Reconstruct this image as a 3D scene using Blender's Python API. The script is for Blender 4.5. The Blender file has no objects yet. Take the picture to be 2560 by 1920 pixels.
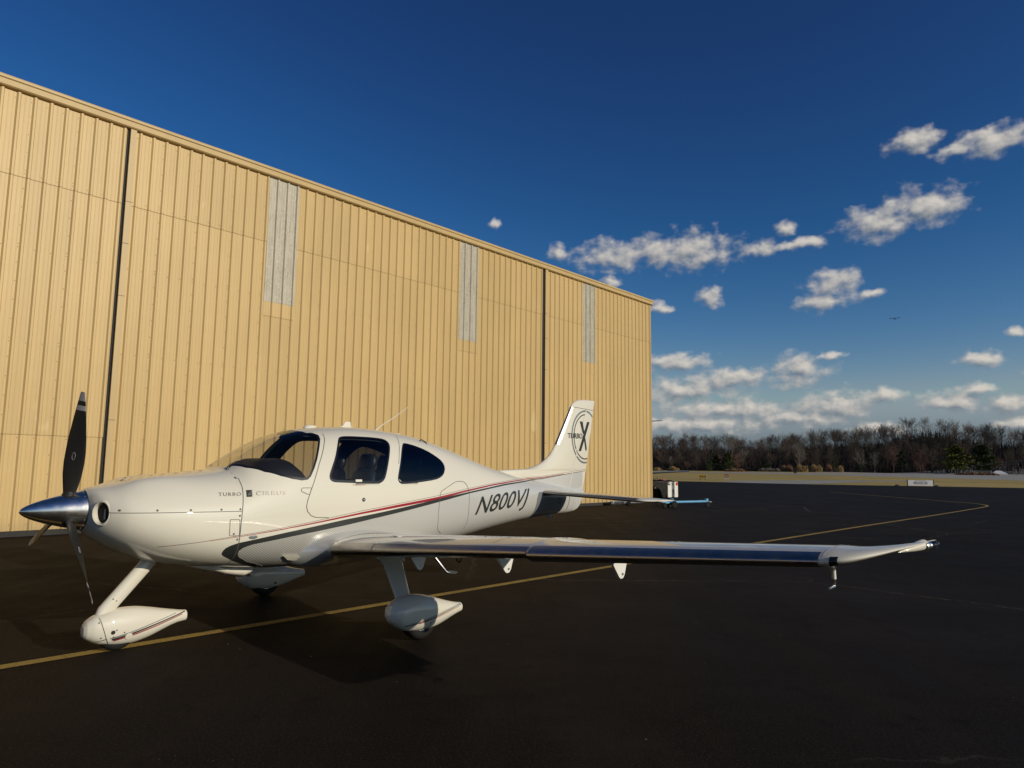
import bpy, bmesh, math, random
from mathutils import Vector, Matrix
SC = bpy.context.scene
COL = SC.collection
R = math.radians
random.seed(7)
# ------------------------------------------------------------------ camera
CAM_H = 1.604
cam = bpy.data.cameras.new('camera')
cam.sensor_width = 36.0
cam.lens = 36.0 * 1775.0 / 2560.0
cam.clip_start = 0.05
cam.clip_end = 12000.0
cam_o = bpy.data.objects.new('camera', cam)
COL.objects.link(cam_o)
_r = Vector((0.9999231, -0.0014498, 0.0123132)); _u = Vector((-0.0123982, -0.1169296, 0.9930628)); _f = Vector((0.0, 0.9931391, 0.1169386))
cam_o.matrix_world = Matrix(((_r.x, _u.x, -_f.x, 0.0), (_r.y, _u.y, -_f.y, 0.0), (_r.z, _u.z, -_f.z, CAM_H), (0, 0, 0, 1)))
SC.camera = cam_o
# ------------------------------------------------------------------ sun and sky
ANG = R(42.0)                                   # heading of the apron line, the hangar wall and the airplane
A = Vector((math.sin(ANG), math.cos(ANG), 0))   # aft along the airplane
L = Vector((math.cos(ANG), -math.sin(ANG), 0))  # to the airplane's left
SUN = (A * 0.63 + L * 2.90 + Vector((0, 0, 1.0))).normalized()   # towards the sun
SUN_EL = math.asin(SUN.z); SUN_AZ = math.atan2(SUN.x, SUN.y)
sun = bpy.data.lights.new('sun', 'SUN')
sun.energy = 3.4; sun.angle = R(0.53); sun.color = (1.0, 0.90, 0.73)
sun_o = bpy.data.objects.new('sun', sun); COL.objects.link(sun_o)
sun_o.rotation_euler = SUN.to_track_quat('Z', 'Y').to_euler()
sun_o.location = (20, -20, 30)
SC.view_settings.view_transform = 'Standard'; SC.view_settings.look = 'None'
SC.view_settings.exposure = 0.0; SC.view_settings.gamma = 1.0
SC.view_settings.use_curve_mapping = False
SC.cycles.use_denoising = True
SC.cycles.max_bounces = 7; SC.cycles.diffuse_bounces = 3; SC.cycles.glossy_bounces = 4; SC.cycles.transparent_max_bounces = 24
SC.cycles.caustics_reflective = False; SC.cycles.caustics_refractive = False

class NT:
    """small helper for writing node trees"""
    def __init__(s, tree): s.t = tree
    def n(s, typ, **kw):
        x = s.t.nodes.new(typ)
        for k, v in kw.items():
            if k == 'ins':
                for kk, vv in v.items():
                    if hasattr(vv, 'is_linked') or isinstance(vv, bpy.types.NodeSocket): s.t.links.new(vv, x.inputs[kk])
                    else: x.inputs[kk].default_value = vv
            else: setattr(x, k, v)
        return x
    def math(s, op, a, b=None, c=None, clamp=False):
        ins = {0: a}
        if b is not None: ins[1] = b
        if c is not None: ins[2] = c
        return s.n('ShaderNodeMath', operation=op, use_clamp=clamp, ins=ins).outputs[0]
    def vmath(s, op, a, b=None, out=0):
        ins = {0: a}
        if b is not None: ins[1] = b
        return s.n('ShaderNodeVectorMath', operation=op, ins=ins).outputs[out]
    def mix(s, fac, a, b):
        return s.n('ShaderNodeMix', data_type='RGBA', ins={0: fac, 6: a, 7: b}).outputs[2]
    def smooth(s, x, lo, hi, a=0.0, b=1.0):
        return s.n('ShaderNodeMapRange', interpolation_type='SMOOTHSTEP', ins={0: x, 1: lo, 2: hi, 3: a, 4: b}).outputs[0]
    def lin(s, x, lo, hi, a=0.0, b=1.0):
        return s.n('ShaderNodeMapRange', ins={0: x, 1: lo, 2: hi, 3: a, 4: b}).outputs[0]
    def noise(s, vec, scale, detail=4.0, rough=0.5, out=0, dist=0.0):
        return s.n('ShaderNodeTexNoise', ins={'Vector': vec, 'Scale': scale, 'Detail': detail, 'Roughness': rough, 'Distortion': dist}).outputs[out]
    def sep(s, v):
        o = s.n('ShaderNodeSeparateXYZ', ins={0: v}).outputs; return o[0], o[1], o[2]
    def comb(s, x, y, z): return s.n('ShaderNodeCombineXYZ', ins={0: x, 1: y, 2: z}).outputs[0]

# clouds: azimuth, elevation, half width, half height (degrees), from the photographed sky
CLOUDS = [(30.7,22.7,2.2,0.88),(35.2,21.8,3.02,1.16),(33.3,21.7,1.74,0.61),(39.5,21.5,2.78,1.22),(28,17.7,3.02,1.34),(30.7,18.3,3.36,1.52),(8.1,16.8,3.6,1.4),(11.7,17.1,3.13,1.46),(14.7,17,3.83,1.71),(19.8,16.8,1.51,0.73),(22.3,16.8,2.67,0.51),(21.5,18.1,0.87,0.67),(24.8,13.7,2.2,1.34),(24.2,12.5,2.2,0.85),(27.3,12.8,0.99,0.49),(16,13.3,1.16,0.97),(11.8,12.7,1.39,0.55),(3.6,17.2,0.81,0.79),(-1.5,19.4,.6,.42),(8,14.9,1.04,0.55),(13.2,8.4,3.84,0.89),(22.1,7.6,2.43,1.43),(17,6.9,4.99,1.15),(13.4,6.1,5.38,1.22),(16.4,4.7,6.66,1.08),(24.6,4.9,4.1,1.29),(28,5.4,1.28,0.72),(31.7,4.9,2.43,0.93),(35.1,4.6,1.66,0.83),(33.3,5.6,1.41,0.6),(33.8,7.7,1.66,0.72),(35.8,9.4,0.9,0.43),(14.9,3.5,7.94,0.93),(22.1,3.9,4.61,0.72),(27.4,3,2.43,0.57),(35.8,3.2,2.05,0.57),(24.5,8.5,1.28,0.32),(39,6.2,3.07,1),(43,12,3.48,1.34),(46,5,4.35,1.15),(50.5,18,3.94,1.71)]
world = bpy.data.worlds.new('World'); SC.world = world; world.use_nodes = True
wt = world.node_tree
for x in list(wt.nodes): wt.nodes.remove(x)

def cloud_noise(t, P):
    n = t.noise(t.vmath('MULTIPLY', P, (1.0, 1.3, 1.0)), 0.78, 6.0, 0.50)
    return t.math('MULTIPLY', t.math('SUBTRACT', n, 0.5), 2.15)
def cloud_group():
    """the clouds that stand in the photographed part of the sky"""
    g = bpy.data.node_groups.new('cloud_field', 'ShaderNodeTree')
    g.interface.new_socket('P', in_out='INPUT', socket_type='NodeSocketVector')
    g.interface.new_socket('F', in_out='OUTPUT', socket_type='NodeSocketFloat')
    t = NT(g)
    gi = t.n('NodeGroupInput'); go = t.n('NodeGroupOutput')
    P = gi.outputs[0]
    warp = t.noise(P, 0.9, 2.0, 0.55, out=1)
    warp = t.vmath('MULTIPLY', t.vmath('SUBTRACT', warp, (0.5, 0.5, 0.5)), (1.1, 0.7, 0.0))
    Q = t.vmath('ADD', P, warp)
    m = None
    for (az, el, ra, re) in CLOUDS:
        d = t.n('ShaderNodeVectorMath', operation='MULTIPLY_ADD', ins={0: Q, 1: (1.0 / ra, 1.0 / re, 0.0), 2: (-az / ra, -el / re, 0.0)}).outputs[0]
        v = t.vmath('LENGTH', d, out=1)
        m = v if m is None else t.math('MINIMUM', m, v)
    out = t.math('ADD', t.math('MULTIPLY', t.math('SUBTRACT', 1.0, m), 1.15), cloud_noise(t, P))
    g.links.new(out, go.inputs[0])
    return g
def far_group():
    """the same kind of sky round the rest of the horizon"""
    g = bpy.data.node_groups.new('cloud_field_far', 'ShaderNodeTree')
    g.interface.new_socket('P', in_out='INPUT', socket_type='NodeSocketVector')
    g.interface.new_socket('F', in_out='OUTPUT', socket_type='NodeSocketFloat')
    t = NT(g); gi = t.n('NodeGroupInput'); go = t.n('NodeGroupOutput'); P = gi.outputs[0]
    x, y, z = t.sep(P)
    far = t.noise(t.vmath('MULTIPLY', P, (0.085, 0.26, 1.0)), 1.0, 2.0, 0.5)
    band = t.math('MULTIPLY', t.smooth(y, 28.0, 12.0), t.smooth(t.math('ABSOLUTE', t.math('SUBTRACT', x, 8.0)), 46.0, 62.0))
    m = t.math('SUBTRACT', t.math('MULTIPLY', t.math('SUBTRACT', far, 0.52), 6.0), t.math('MULTIPLY', t.math('SUBTRACT', 1.0, band), 8.0))
    n = t.math('MULTIPLY', t.math('SUBTRACT', t.noise(P, 0.8, 4.0, 0.55), 0.5), 2.9)
    g.links.new(t.math('ADD', m, n), go.inputs[0])
    return g

SKY_S = 0.07
def build_world():
    t = NT(wt)
    tc = t.n('ShaderNodeTexCoord')
    d = t.vmath('NORMALIZE', tc.outputs['Generated'])
    x, y, z = t.sep(d)
    az = t.math('MULTIPLY', t.math('ARCTAN2', x, y), 180 / math.pi)
    el = t.math('MULTIPLY', t.math('ARCSINE', z), 180 / math.pi)
    P = t.comb(az, el, 0.0)
    sky = t.n('ShaderNodeTexSky', sky_type='NISHITA', sun_disc=False, sun_elevation=SUN_EL, sun_rotation=SUN_AZ, altitude=100.0, air_density=1.0, dust_density=0.6, ozone_density=2.0)
    sk = t.n('ShaderNodeHueSaturation', ins={'Saturation': 1.22, 'Value': 1.0, 'Color': sky.outputs[0]}).outputs[0]
    # deeper blue overhead, as the camera recorded it
    ch = []
    for c, (ref, out, p) in zip(t.sep(sk), ((.122, .098, 2.1), (.223, .215, 1.62), (.31, .365, 1.5))):
        k = out / SKY_S / (ref / SKY_S) ** p
        q = t.math('MINIMUM', t.math('MULTIPLY', t.math('POWER', t.math('MAXIMUM', c, 0.0), p), k), t.math('MULTIPLY', c, 1.15))
        ch.append(t.math('MAXIMUM', q, t.math('MULTIPLY', c, 0.34 if ref < .2 else 0.52)))
    ch[0] = t.math('MINIMUM', ch[0], t.math('MULTIPLY', ch[2], .72)); ch[1] = t.math('MINIMUM', ch[1], t.math('MULTIPLY', ch[2], .90))
    sk = t.comb(*ch)
    def layer(g, off):
        def field(v):
            n = wt.nodes.new('ShaderNodeGroup'); n.node_tree = g
            wt.links.new(v, n.inputs[0]); return n.outputs[0]
        F0 = field(P); F1 = field(t.vmath('ADD', P, off))
        dens = t.math('MULTIPLY', t.smooth(F0, -0.12, 0.95), t.smooth(el, 0.3, 2.0))
        lit = t.math('ADD', t.math('MULTIPLY', t.math('SUBTRACT', F0, F1), 0.66), 0.46, clamp=True)
        ccol = t.mix(lit, (2.3, 2.75, 3.4, 1), (9.6, 8.9, 7.9, 1))
        col = t.mix(t.math('MULTIPLY', dens, 0.90), sk, ccol)
        return t.n('ShaderNodeBackground', ins={'Color': col, 'Strength': SKY_S})
    a = layer(far_group(), (0.3, 0.42, 0.0)); b = layer(cloud_group(), (0.30, 0.42, 0.0))
    zone = t.math('MULTIPLY', t.math('MULTIPLY', t.math('GREATER_THAN', az, -6.0), t.math('LESS_THAN', az, 58.0)), t.math('MULTIPLY', t.math('GREATER_THAN', el, 0.2), t.math('LESS_THAN', el, 26.0)))
    mx = t.n('ShaderNodeMixShader', ins={0: zone, 1: a.outputs[0], 2: b.outputs[0]})
    out = t.n('ShaderNodeOutputWorld')
    wt.links.new(mx.outputs[0], out.inputs[0])
build_world()
world.cycles.sampling_method = 'NONE'

# ------------------------------------------------------------------ helpers
def tag(o, label=None, cat=None, group=None, kind=None):
    if label: o['label'] = label
    if cat: o['category'] = cat
    if group: o['group'] = group
    if kind: o['kind'] = kind
    return o
def empty(name, loc=(0, 0, 0), rz=0.0):
    o = bpy.data.objects.new(name, None); COL.objects.link(o)
    o.location = loc; o.rotation_euler = (0, 0, rz); o.empty_display_size = 0.2
    return o
def link(name, me, parent=None):
    o = bpy.data.objects.new(name, me); COL.objects.link(o)
    if parent is not None: o.parent = parent
    return o
def mk(name, verts, faces, mats, parent=None, smooth=True, recalc=False, mi=None, auto=None):
    me = bpy.data.meshes.new(name)
    me.from_pydata([tuple(v) for v in verts], [], faces)
    for m in (mats if isinstance(mats, (list, tuple)) else [mats]): me.materials.append(m)
    if mi: me.polygons.foreach_set('material_index', mi)
    me.polygons.foreach_set('use_smooth', [smooth] * len(me.polygons))
    if recalc:
        b = bmesh.new(); b.from_mesh(me); bmesh.ops.recalc_face_normals(b, faces=b.faces); b.to_mesh(me); b.free()
    me.update()
    if auto is not None: me.set_sharp_from_angle(angle=R(auto))
    return link(name, me, parent)
class MB:
    """collects shapes into one mesh"""
    def __init__(s): s.v = []; s.f = []
    def add(s, v, f):
        k = len(s.v); s.v += [tuple(p) for p in v]; s.f += [tuple(i + k for i in q) for q in f]; return s
    def box(s, c, d, m=None):
        x, y, z = d[0] / 2, d[1] / 2, d[2] / 2
        vs = [Vector((sx * x, sy * y, sz * z)) for sx in (-1, 1) for sy in (-1, 1) for sz in (-1, 1)]
        if m is not None: vs = [m @ p for p in vs]
        vs = [p + Vector(c) for p in vs]
        return s.add(vs, [(0, 1, 3, 2), (4, 6, 7, 5), (0, 4, 5, 1), (2, 3, 7, 6), (0, 2, 6, 4), (1, 5, 7, 3)])
    def bbox(s, c, d, b=0.02, m=None):
        """box with chamfered edges"""
        bm = bmesh.new(); bmesh.ops.create_cube(bm, size=1.0)
        for v in bm.verts: v.co = Vector((v.co.x * d[0], v.co.y * d[1], v.co.z * d[2]))
        bmesh.ops.bevel(bm, geom=bm.edges[:], offset=b, segments=2, affect='EDGES', profile=0.5)
        vs = [v.co.copy() for v in bm.verts]
        if m is not None: vs = [m @ p for p in vs]
        vs = [p + Vector(c) for p in vs]
        bm.verts.index_update()
        fs = [tuple(v.index for v in f.verts) for f in bm.faces]; bm.free()
        return s.add(vs, fs)
    def tube(s, pts, rad, n=8, caps=True, flat=1.0):
        pts = [Vector(p) for p in pts]
        rr = rad if isinstance(rad, (list, tuple)) else [rad] * len(pts)
        rings = []
        for i, p in enumerate(pts):
            d = (pts[min(i + 1, len(pts) - 1)] - pts[max(i - 1, 0)]).normalized()
            up = Vector((0, 0, 1)) if abs(d.z) < 0.9 else Vector((1, 0, 0))
            a = d.cross(up).normalized(); b = d.cross(a)
            rings.append([p + (a * math.cos(2 * math.pi * k / n) * flat + b * math.sin(2 * math.pi * k / n)) * rr[i] for k in range(n)])
        return s.loft(rings, caps)
    def loft(s, rings, caps=True, closed=True):
        n = len(rings[0]); k = len(s.v)
        for r in rings: s.v += [tuple(p) for p in r]
        for i in range(len(rings) - 1):
            for j in range(n if closed else n - 1):
                j2 = (j + 1) % n
                s.f.append((k + i * n + j, k + i * n + j2, k + (i + 1) * n + j2, k + (i + 1) * n + j))
        if caps and closed:
            s.f.append(tuple(k + j for j in reversed(range(n))))
            s.f.append(tuple(k + (len(rings) - 1) * n + j for j in range(n)))
        return s
    def lathe(s, c, axis, prof, n=20):
        """profile of (distance along axis, radius)"""
        ax = Vector(axis).normalized(); up = Vector((0, 0, 1)) if abs(ax.z) < 0.9 else Vector((1, 0, 0))
        a = ax.cross(up).normalized(); b = ax.cross(a)
        return s.loft([[Vector(c) + ax * h + (a * math.cos(2 * math.pi * k / n) + b * math.sin(2 * math.pi * k / n)) * max(r, 1e-4) for k in range(n)] for h, r in prof], True)
    def build(s, name, mat, parent=None, smooth=False, auto=None, recalc=True):
        return mk(name, s.v, s.f, mat, parent, smooth if auto is None else True, recalc, None, auto)
def interp(tab, x):
    if x <= tab[0][0]: return tab[0][1]
    for i in range(len(tab) - 1):
        if x <= tab[i + 1][0]:
            t = (x - tab[i][0]) / (tab[i + 1][0] - tab[i][0]); return tab[i][1] + t * (tab[i + 1][1] - tab[i][1])
    return tab[-1][1]
def smoothstep(a, b, x):
    t = max(0.0, min(1.0, (x - a) / (b - a))); return t * t * (3 - 2 * t)

# ------------------------------------------------------------------ materials
MATS = {}
def pmat(name, col, rough=0.5, metal=0.0, coat=0.0, spec=0.5, var=0.0, vscale=3.0, bump=0.0, bscale=40.0, rvar=0.0, coat_rough=0.03):
    m = bpy.data.materials.new(name); m.use_nodes = True
    t = NT(m.node_tree); b = m.node_tree.nodes['Principled BSDF']
    b.inputs['Base Color'].default_value = (*col, 1); b.inputs['Roughness'].default_value = rough
    b.inputs['Metallic'].default_value = metal; b.inputs['Coat Weight'].default_value = coat; b.inputs['Coat Roughness'].default_value = coat_rough
    b.inputs['Specular IOR Level'].default_value = spec
    if var or bump or rvar:
        tc = t.n('ShaderNodeTexCoord').outputs['Object']
    if var:
        n = t.noise(tc, vscale, 6.0, 0.6)
        f = t.lin(n, 0.25, 0.75, 1 - var, 1 + var)
        c = t.vmath('SCALE', (*col,), None); c.node.inputs['Scale'].default_value = 1.0
        m.node_tree.links.new(f, c.node.inputs['Scale'])
        m.node_tree.links.new(c, b.inputs['Base Color'])
    if rvar:
        n2 = t.noise(tc, vscale * 2.3, 4.0, 0.6)
        m.node_tree.links.new(t.lin(n2, 0.3, 0.7, max(0.0, rough - rvar), rough + rvar), b.inputs['Roughness'])
    if bump:
        n3 = t.noise(tc, bscale, 3.0, 0.6)
        bp = t.n('ShaderNodeBump', ins={'Strength': bump, 'Distance': 0.01, 'Height': n3})
        m.node_tree.links.new(bp.outputs[0], b.inputs['Normal'])
    MATS[name] = m
    return m
WHITE = pmat('white_aircraft_paint', (0.665, 0.63, 0.53), 0.40, coat=1.0, spec=0.12, var=0.02, vscale=1.2, coat_rough=0.02)
SILVER = pmat('silver_grey_paint', (0.40, 0.405, 0.40), 0.34, coat=0.8, metal=0.25)
CHAR = pmat('charcoal_paint', (0.026, 0.028, 0.026), 0.38, coat=0.25, spec=.4)
DGREY = pmat('slate_grey_paint', (0.17, 0.185, 0.195), 0.34, coat=0.7)
RED = pmat('red_stripe_paint', (0.30, 0.011, 0.024), 0.30, coat=0.8)
MAROON = pmat('maroon_pinstripe', (0.14, 0.05, 0.07), 0.35, coat=0.6)
GAP = pmat('panel_gap', (0.10, 0.095, 0.09), 0.7)
TKS = pmat('polished_deicing_metal', (0.36, 0.345, 0.33), 0.33, metal=1.0, rvar=0.07, vscale=5.0)
CHROME = pmat('chrome', (0.86, 0.82, 0.76), 0.22, metal=1.0, rvar=0.05, vscale=6.0)
METAL = pmat('bare_metal', (0.55, 0.55, 0.55), 0.3, metal=1.0)
BLADE = pmat('black_blade', (0.020, 0.019, 0.017), 0.55, spec=0.25, rvar=0.08, vscale=8.0)
BLADEW = pmat('grey_white_band', (0.42, 0.41, 0.40), 0.5)
RUBBER = pmat('tyre_rubber', (0.013, 0.0125, 0.012), 0.8, var=0.15, vscale=20, spec=.2)
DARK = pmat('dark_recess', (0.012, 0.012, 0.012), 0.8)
LINER = pmat('cabin_liner', (0.045, 0.045, 0.047), 0.85)
LEATHER = pmat('dark_leather', (0.035, 0.037, 0.042), 0.42, bump=0.2, bscale=60)
GLARE = pmat('glareshield_vinyl', (0.02, 0.02, 0.021), 0.55, bump=0.15, bscale=120)
BLACKR = pmat('black_window_border', (0.010, 0.010, 0.011), 0.25, coat=0.4)
PLATE = pmat('bracket_white', (0.74, 0.73, 0.69), 0.35)
CREAM = pmat('cream_cap', (0.66, 0.62, 0.52), 0.45)
def glassmat(name, tint, gloss=0.02, ior=1.45):
    m = bpy.data.materials.new(name); m.use_nodes = True; nt = m.node_tree; t = NT(nt)
    for x in list(nt.nodes): nt.nodes.remove(x)
    tr = t.n('ShaderNodeBsdfTransparent', ins={'Color': (*tint, 1)})
    gl = t.n('ShaderNodeBsdfGlossy', ins={'Roughness': gloss, 'Color': (1, 1, 1, 1)})
    bf = t.n('ShaderNodeNewGeometry').outputs['Backfacing']
    fr = t.n('ShaderNodeFresnel', ins={'IOR': t.lin(bf, 0.0, 1.0, ior, 1.0 / ior)})    # same reflection from either side of the thin pane
    mx = t.n('ShaderNodeMixShader', ins={0: fr.outputs[0], 1: tr.outputs[0], 2: gl.outputs[0]})
    o = t.n('ShaderNodeOutputMaterial'); nt.links.new(mx.outputs[0], o.inputs[0])
    return m
GLASS = glassmat('windshield_glass', (0.80, 0.80, 0.78))
TINT = glassmat('tinted_side_glass', (0.58, 0.59, 0.60))
DTINT = glassmat('dark_rear_glass', (0.10, 0.11, 0.12))
LENS = glassmat('clear_lens', (0.85, 0.86, 0.88), 0.03, 1.5)
# ------------------------------------------------------------------ ground
VA = R(23.0)                                     # direction of the far tree line: u along it, v away from the camera
UD = Vector((math.cos(VA), -math.sin(VA), 0)); VD = Vector((math.sin(VA), math.cos(VA), 0))
def UV(u, v, z=0.0): p = UD * u + VD * v; return Vector((p.x, p.y, z))
def polar(az, r): return Vector((math.sin(R(az)) * r, math.cos(R(az)) * r, 0))
def terrain(u, v):
    z = 1.25 * smoothstep(170, 325, v)
    H = 9.5 + 2.4 * smoothstep(-40, 60, u) + 1.0 * math.sin(u * .045) + .6 * math.sin(u * .11 + 1)
    z += H * smoothstep(325, 385, v)
    z += 5.0 * math.exp(-((u - 49) / 13) ** 2 - ((v - 388) / 16) ** 2)
    z += -6 * smoothstep(480, 900, v)
    if v < 325: z += .35 * math.exp(-((u - 3) / 22) ** 2 - ((v - 300) / 10) ** 2)
    return z
def wp(p):
    """terrain height at a world point"""
    return terrain(p.dot(UD), p.dot(VD))
def ground_mat():
    m = bpy.data.materials.new('dormant_grass'); m.use_nodes = True; nt = m.node_tree; t = NT(nt); b = nt.nodes['Principled BSDF']
    tc = t.n('ShaderNodeTexCoord').outputs['Object']
    n1 = t.noise(tc, .035, 5, .6); n2 = t.noise(t.vmath('MULTIPLY', tc, (1, 1, 1)), .6, 6, .65); n3 = t.noise(tc, 9.0, 3, .6)
    c = t.mix(t.smooth(n1, .40, .62), (.44, .315, .112, 1), (.31, .24, .08, 1))
    c = t.mix(t.smooth(n2, .35, .75), c, (.50, .37, .14, 1))
    c = t.mix(t.math('MULTIPLY', t.smooth(n3, .45, .7), .45), c, (.20, .16, .06, 1))
    nt.links.new(c, b.inputs['Base Color']); b.inputs['Roughness'].default_value = .95; b.inputs['Specular IOR Level'].default_value = .1
    bp = t.n('ShaderNodeBump', ins={'Strength': .6, 'Distance': .05, 'Height': n3}); nt.links.new(bp.outputs[0], b.inputs['Normal'])
    return m
GRASS = ground_mat()
LEAFLIT = pmat('leaf_litter', (.030, .023, .018), .95, var=.45, vscale=.12, spec=.1)
def build_ground():
    us = [-3000,-1500,-700,-400,-260] + [-200 + 8 * i for i in range(51)] + [260,400,700,1500,3000]
    vs = [-800,-300,-120,-40,0,30,60,90,120,150,180,210,240,270,290,300,310,318,325] + [330 + 5 * i for i in range(18)] + [430,450,480,520,600,750,900,1400,2500,4000]
    v, f, mi = [], [], []
    for a in vs:
        for u in us: v.append(UV(u, a, terrain(u, a) - .03))
    n = len(us)
    for i in range(len(vs) - 1):
        for j in range(n - 1): f.append((i * n + j, i * n + j + 1, (i + 1) * n + j + 1, (i + 1) * n + j)); mi.append(1 if vs[i] >= 325 else 0)
    o = mk('ground', v, f, [GRASS, LEAFLIT], None, True, False, mi); tag(o, kind='structure')
build_ground()
def asphalt():
    m = bpy.data.materials.new('sealed_asphalt'); m.use_nodes = True; nt = m.node_tree; t = NT(nt); b = nt.nodes['Principled BSDF']
    tc = t.n('ShaderNodeTexCoord').outputs['Object']
    big = t.noise(tc, .11, 4, .6); mid = t.noise(tc, .9, 6, .65); fin = t.noise(tc, 55, 4, .75); grain = t.noise(tc, 190, 2, .6)
    # long brushed sealer streaks along the line
    ang = t.n('ShaderNodeMapping', ins={'Vector': tc, 'Rotation': (0, 0, R(42)), 'Scale': (1.6, .07, 1)}).outputs[0]
    st = t.noise(ang, 1.3, 5, .6)
    pat = t.noise(tc, .32, 5, .7)
    c = t.mix(t.smooth(big, .35, .65), (0.0092, 0.0072, 0.0057, 1), (0.0156, 0.0120, 0.0091, 1))
    c = t.mix(t.math('MULTIPLY', t.smooth(st, .40, .72), .5), c, (0.0240, 0.0184, 0.0138, 1))
    c = t.mix(t.math('MULTIPLY', t.smooth(mid, .52, .75), .40), c, (0.0068, 0.0055, 0.0046, 1))
    c = t.mix(t.math('MULTIPLY', t.smooth(fin, .48, .70), .85), c, (0.0400, 0.0316, 0.0242, 1))
    c = t.mix(t.math('MULTIPLY', t.smooth(pat, .50, .62), .45), c, (0.0272, 0.0213, 0.0162, 1))
    c = t.mix(t.math('MULTIPLY', t.smooth(t.noise(tc, 2.6, 5, .7), .56, .70), .5), c, (0.0048, 0.0040, 0.0034, 1))
    # scattered pale stone chips
    vor = t.n('ShaderNodeTexVoronoi', feature='F1', ins={'Vector': tc, 'Scale': 6.0})
    chip = t.math('MULTIPLY', t.smooth(vor.outputs['Distance'], .055, .025), t.smooth(t.sep(vor.outputs['Color'])[0], .80, .84))
    vor2 = t.n('ShaderNodeTexVoronoi', feature='F1', ins={'Vector': tc, 'Scale': 30.0})
    chip2 = t.math('MULTIPLY', t.smooth(vor2.outputs['Distance'], .10, .04), t.smooth(t.sep(vor2.outputs['Color'])[0], .92, .95))
    chip = t.math('MULTIPLY', t.math('MAXIMUM', chip, t.math('MULTIPLY', chip2, t.smooth(mid, .45, .6))), .8)
    c = t.mix(chip, c, (.40, .36, .30, 1))
    # a few wandering cracks
    wv = t.vmath('ADD', tc, t.vmath('MULTIPLY', t.noise(tc, 2.6, 5, .7, out=1), (.45, .45, 0)))
    ed = t.n('ShaderNodeTexVoronoi', feature='DISTANCE_TO_EDGE', ins={'Vector': wv, 'Scale': .16})
    crack = t.math('MULTIPLY', t.smooth(ed.outputs['Distance'], .0030, .0010), t.smooth(t.noise(tc, .12, 2, .5), .47, .55))
    c = t.mix(t.math('MULTIPLY', crack, .7), c, (.10, .088, .07, 1))
    nt.links.new(c, b.inputs['Base Color'])
    rg = t.lin(t.math('ADD', t.math('MULTIPLY', mid, .5), t.math('MULTIPLY', st, .5)), .3, .7, .56, .78)
    nt.links.new(rg, b.inputs['Roughness']); b.inputs['Specular IOR Level'].default_value = .03
    bp = t.n('ShaderNodeBump', ins={'Strength': .8, 'Distance': .008, 'Height': t.math('ADD', t.math('MULTIPLY', fin, .7), t.math('MULTIPLY', grain, .5))})
    nt.links.new(bp.outputs[0], b.inputs['Normal'])
    return m
ASPH = asphalt()
def sheet(name, pts, z, mat, kind='structure', label=None):
    o = mk(name, [(p[0], p[1], z) for p in pts], [tuple(range(len(pts)))], mat, None, False, False)
    tag(o, kind=kind); return o
EDGE = [(-60,150),(0,112),(19.86,102.4),(25.8,99.0),(31.2,93.6),(36.6,89.6),(42.0,87.2),(50.7,85.4),(58.9,82.3),(80,74),(120,60),(200,30),(230,-60),(-120,-60),(-160,60)]
sheet('apron', EDGE, 0.0, ASPH)
CONC = pmat('weathered_concrete', (.33, .305, .265), .85, var=.18, vscale=.25, bump=.3, bscale=8, spec=.2)
sheet('taxiway', [(28.5,98.5),(31.2,94.6),(36.6,90.6),(43.2,97.9),(60,119.8),(73.3,131.5),(78,137),(78,140),(68.3,137.5),(57.1,131),(47,124),(35,112)], -.012, CONC)
o = None
def runway():
    v = []
    a, b = (20, 168), (226, 152)
    pts = [(-60,330),(60,332),(155,336),(226,316),(330,270),(330,190),(226,120),(117,162.8),(96,190),(60,222),(-60,225)]
    pts = [(52,262),(100,262),(155,290),(226,300),(330,280),(330,130),(170,148),(117,163),(112,185),(98,214),(70,240)]
    return pts
def tsheet(name, pts, dz, mat):
    """sheet draped a little above the terrain, as a fine grid clipped to a polygon"""
    bm = bmesh.new(); vs = [bm.verts.new((p[0], p[1], 0)) for p in pts]; bm.faces.new(vs); bmesh.ops.triangulate(bm, faces=bm.faces)
    for _ in range(4): bmesh.ops.subdivide_edges(bm, edges=[e for e in bm.edges if e.calc_length() > 12], cuts=1); bmesh.ops.triangulate(bm, faces=bm.faces)
    for w in bm.verts: w.co.z = wp(w.co) + dz
    me = bpy.data.meshes.new(name); bm.to_mesh(me); bm.free(); me.materials.append(mat); o = link(name, me); tag(o, kind='structure')
tsheet('runway', runway(), -.005, CONC)
# ------------------------------------------------------------------ painted lines
def yellow():
    m = bpy.data.materials.new('worn_yellow_paint'); m.use_nodes = True; nt = m.node_tree; t = NT(nt); b = nt.nodes['Principled BSDF']
    tc = t.n('ShaderNodeTexCoord').outputs['Object']
    w = t.math('ADD', t.math('MULTIPLY', t.noise(tc, 28, 5, .75), .6), t.math('MULTIPLY', t.noise(tc, 1.4, 4, .6), .4))
    c = t.mix(t.smooth(w, .44, .66), (.35, .235, .052, 1), (.18, .125, .036, 1))
    c = t.mix(t.smooth(t.noise(tc, 60, 4, .75), .54, .66), c, (.035, .028, .018, 1)); c = t.mix(t.math('MULTIPLY', t.smooth(t.noise(tc, 6.0, 4, .7), .55, .72), .55), c, (.03, .025, .018, 1))
    nt.links.new(c, b.inputs['Base Color']); b.inputs['Roughness'].default_value = .75; b.inputs['Specular IOR Level'].default_value = .25
    return m
YEL = yellow()
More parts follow.
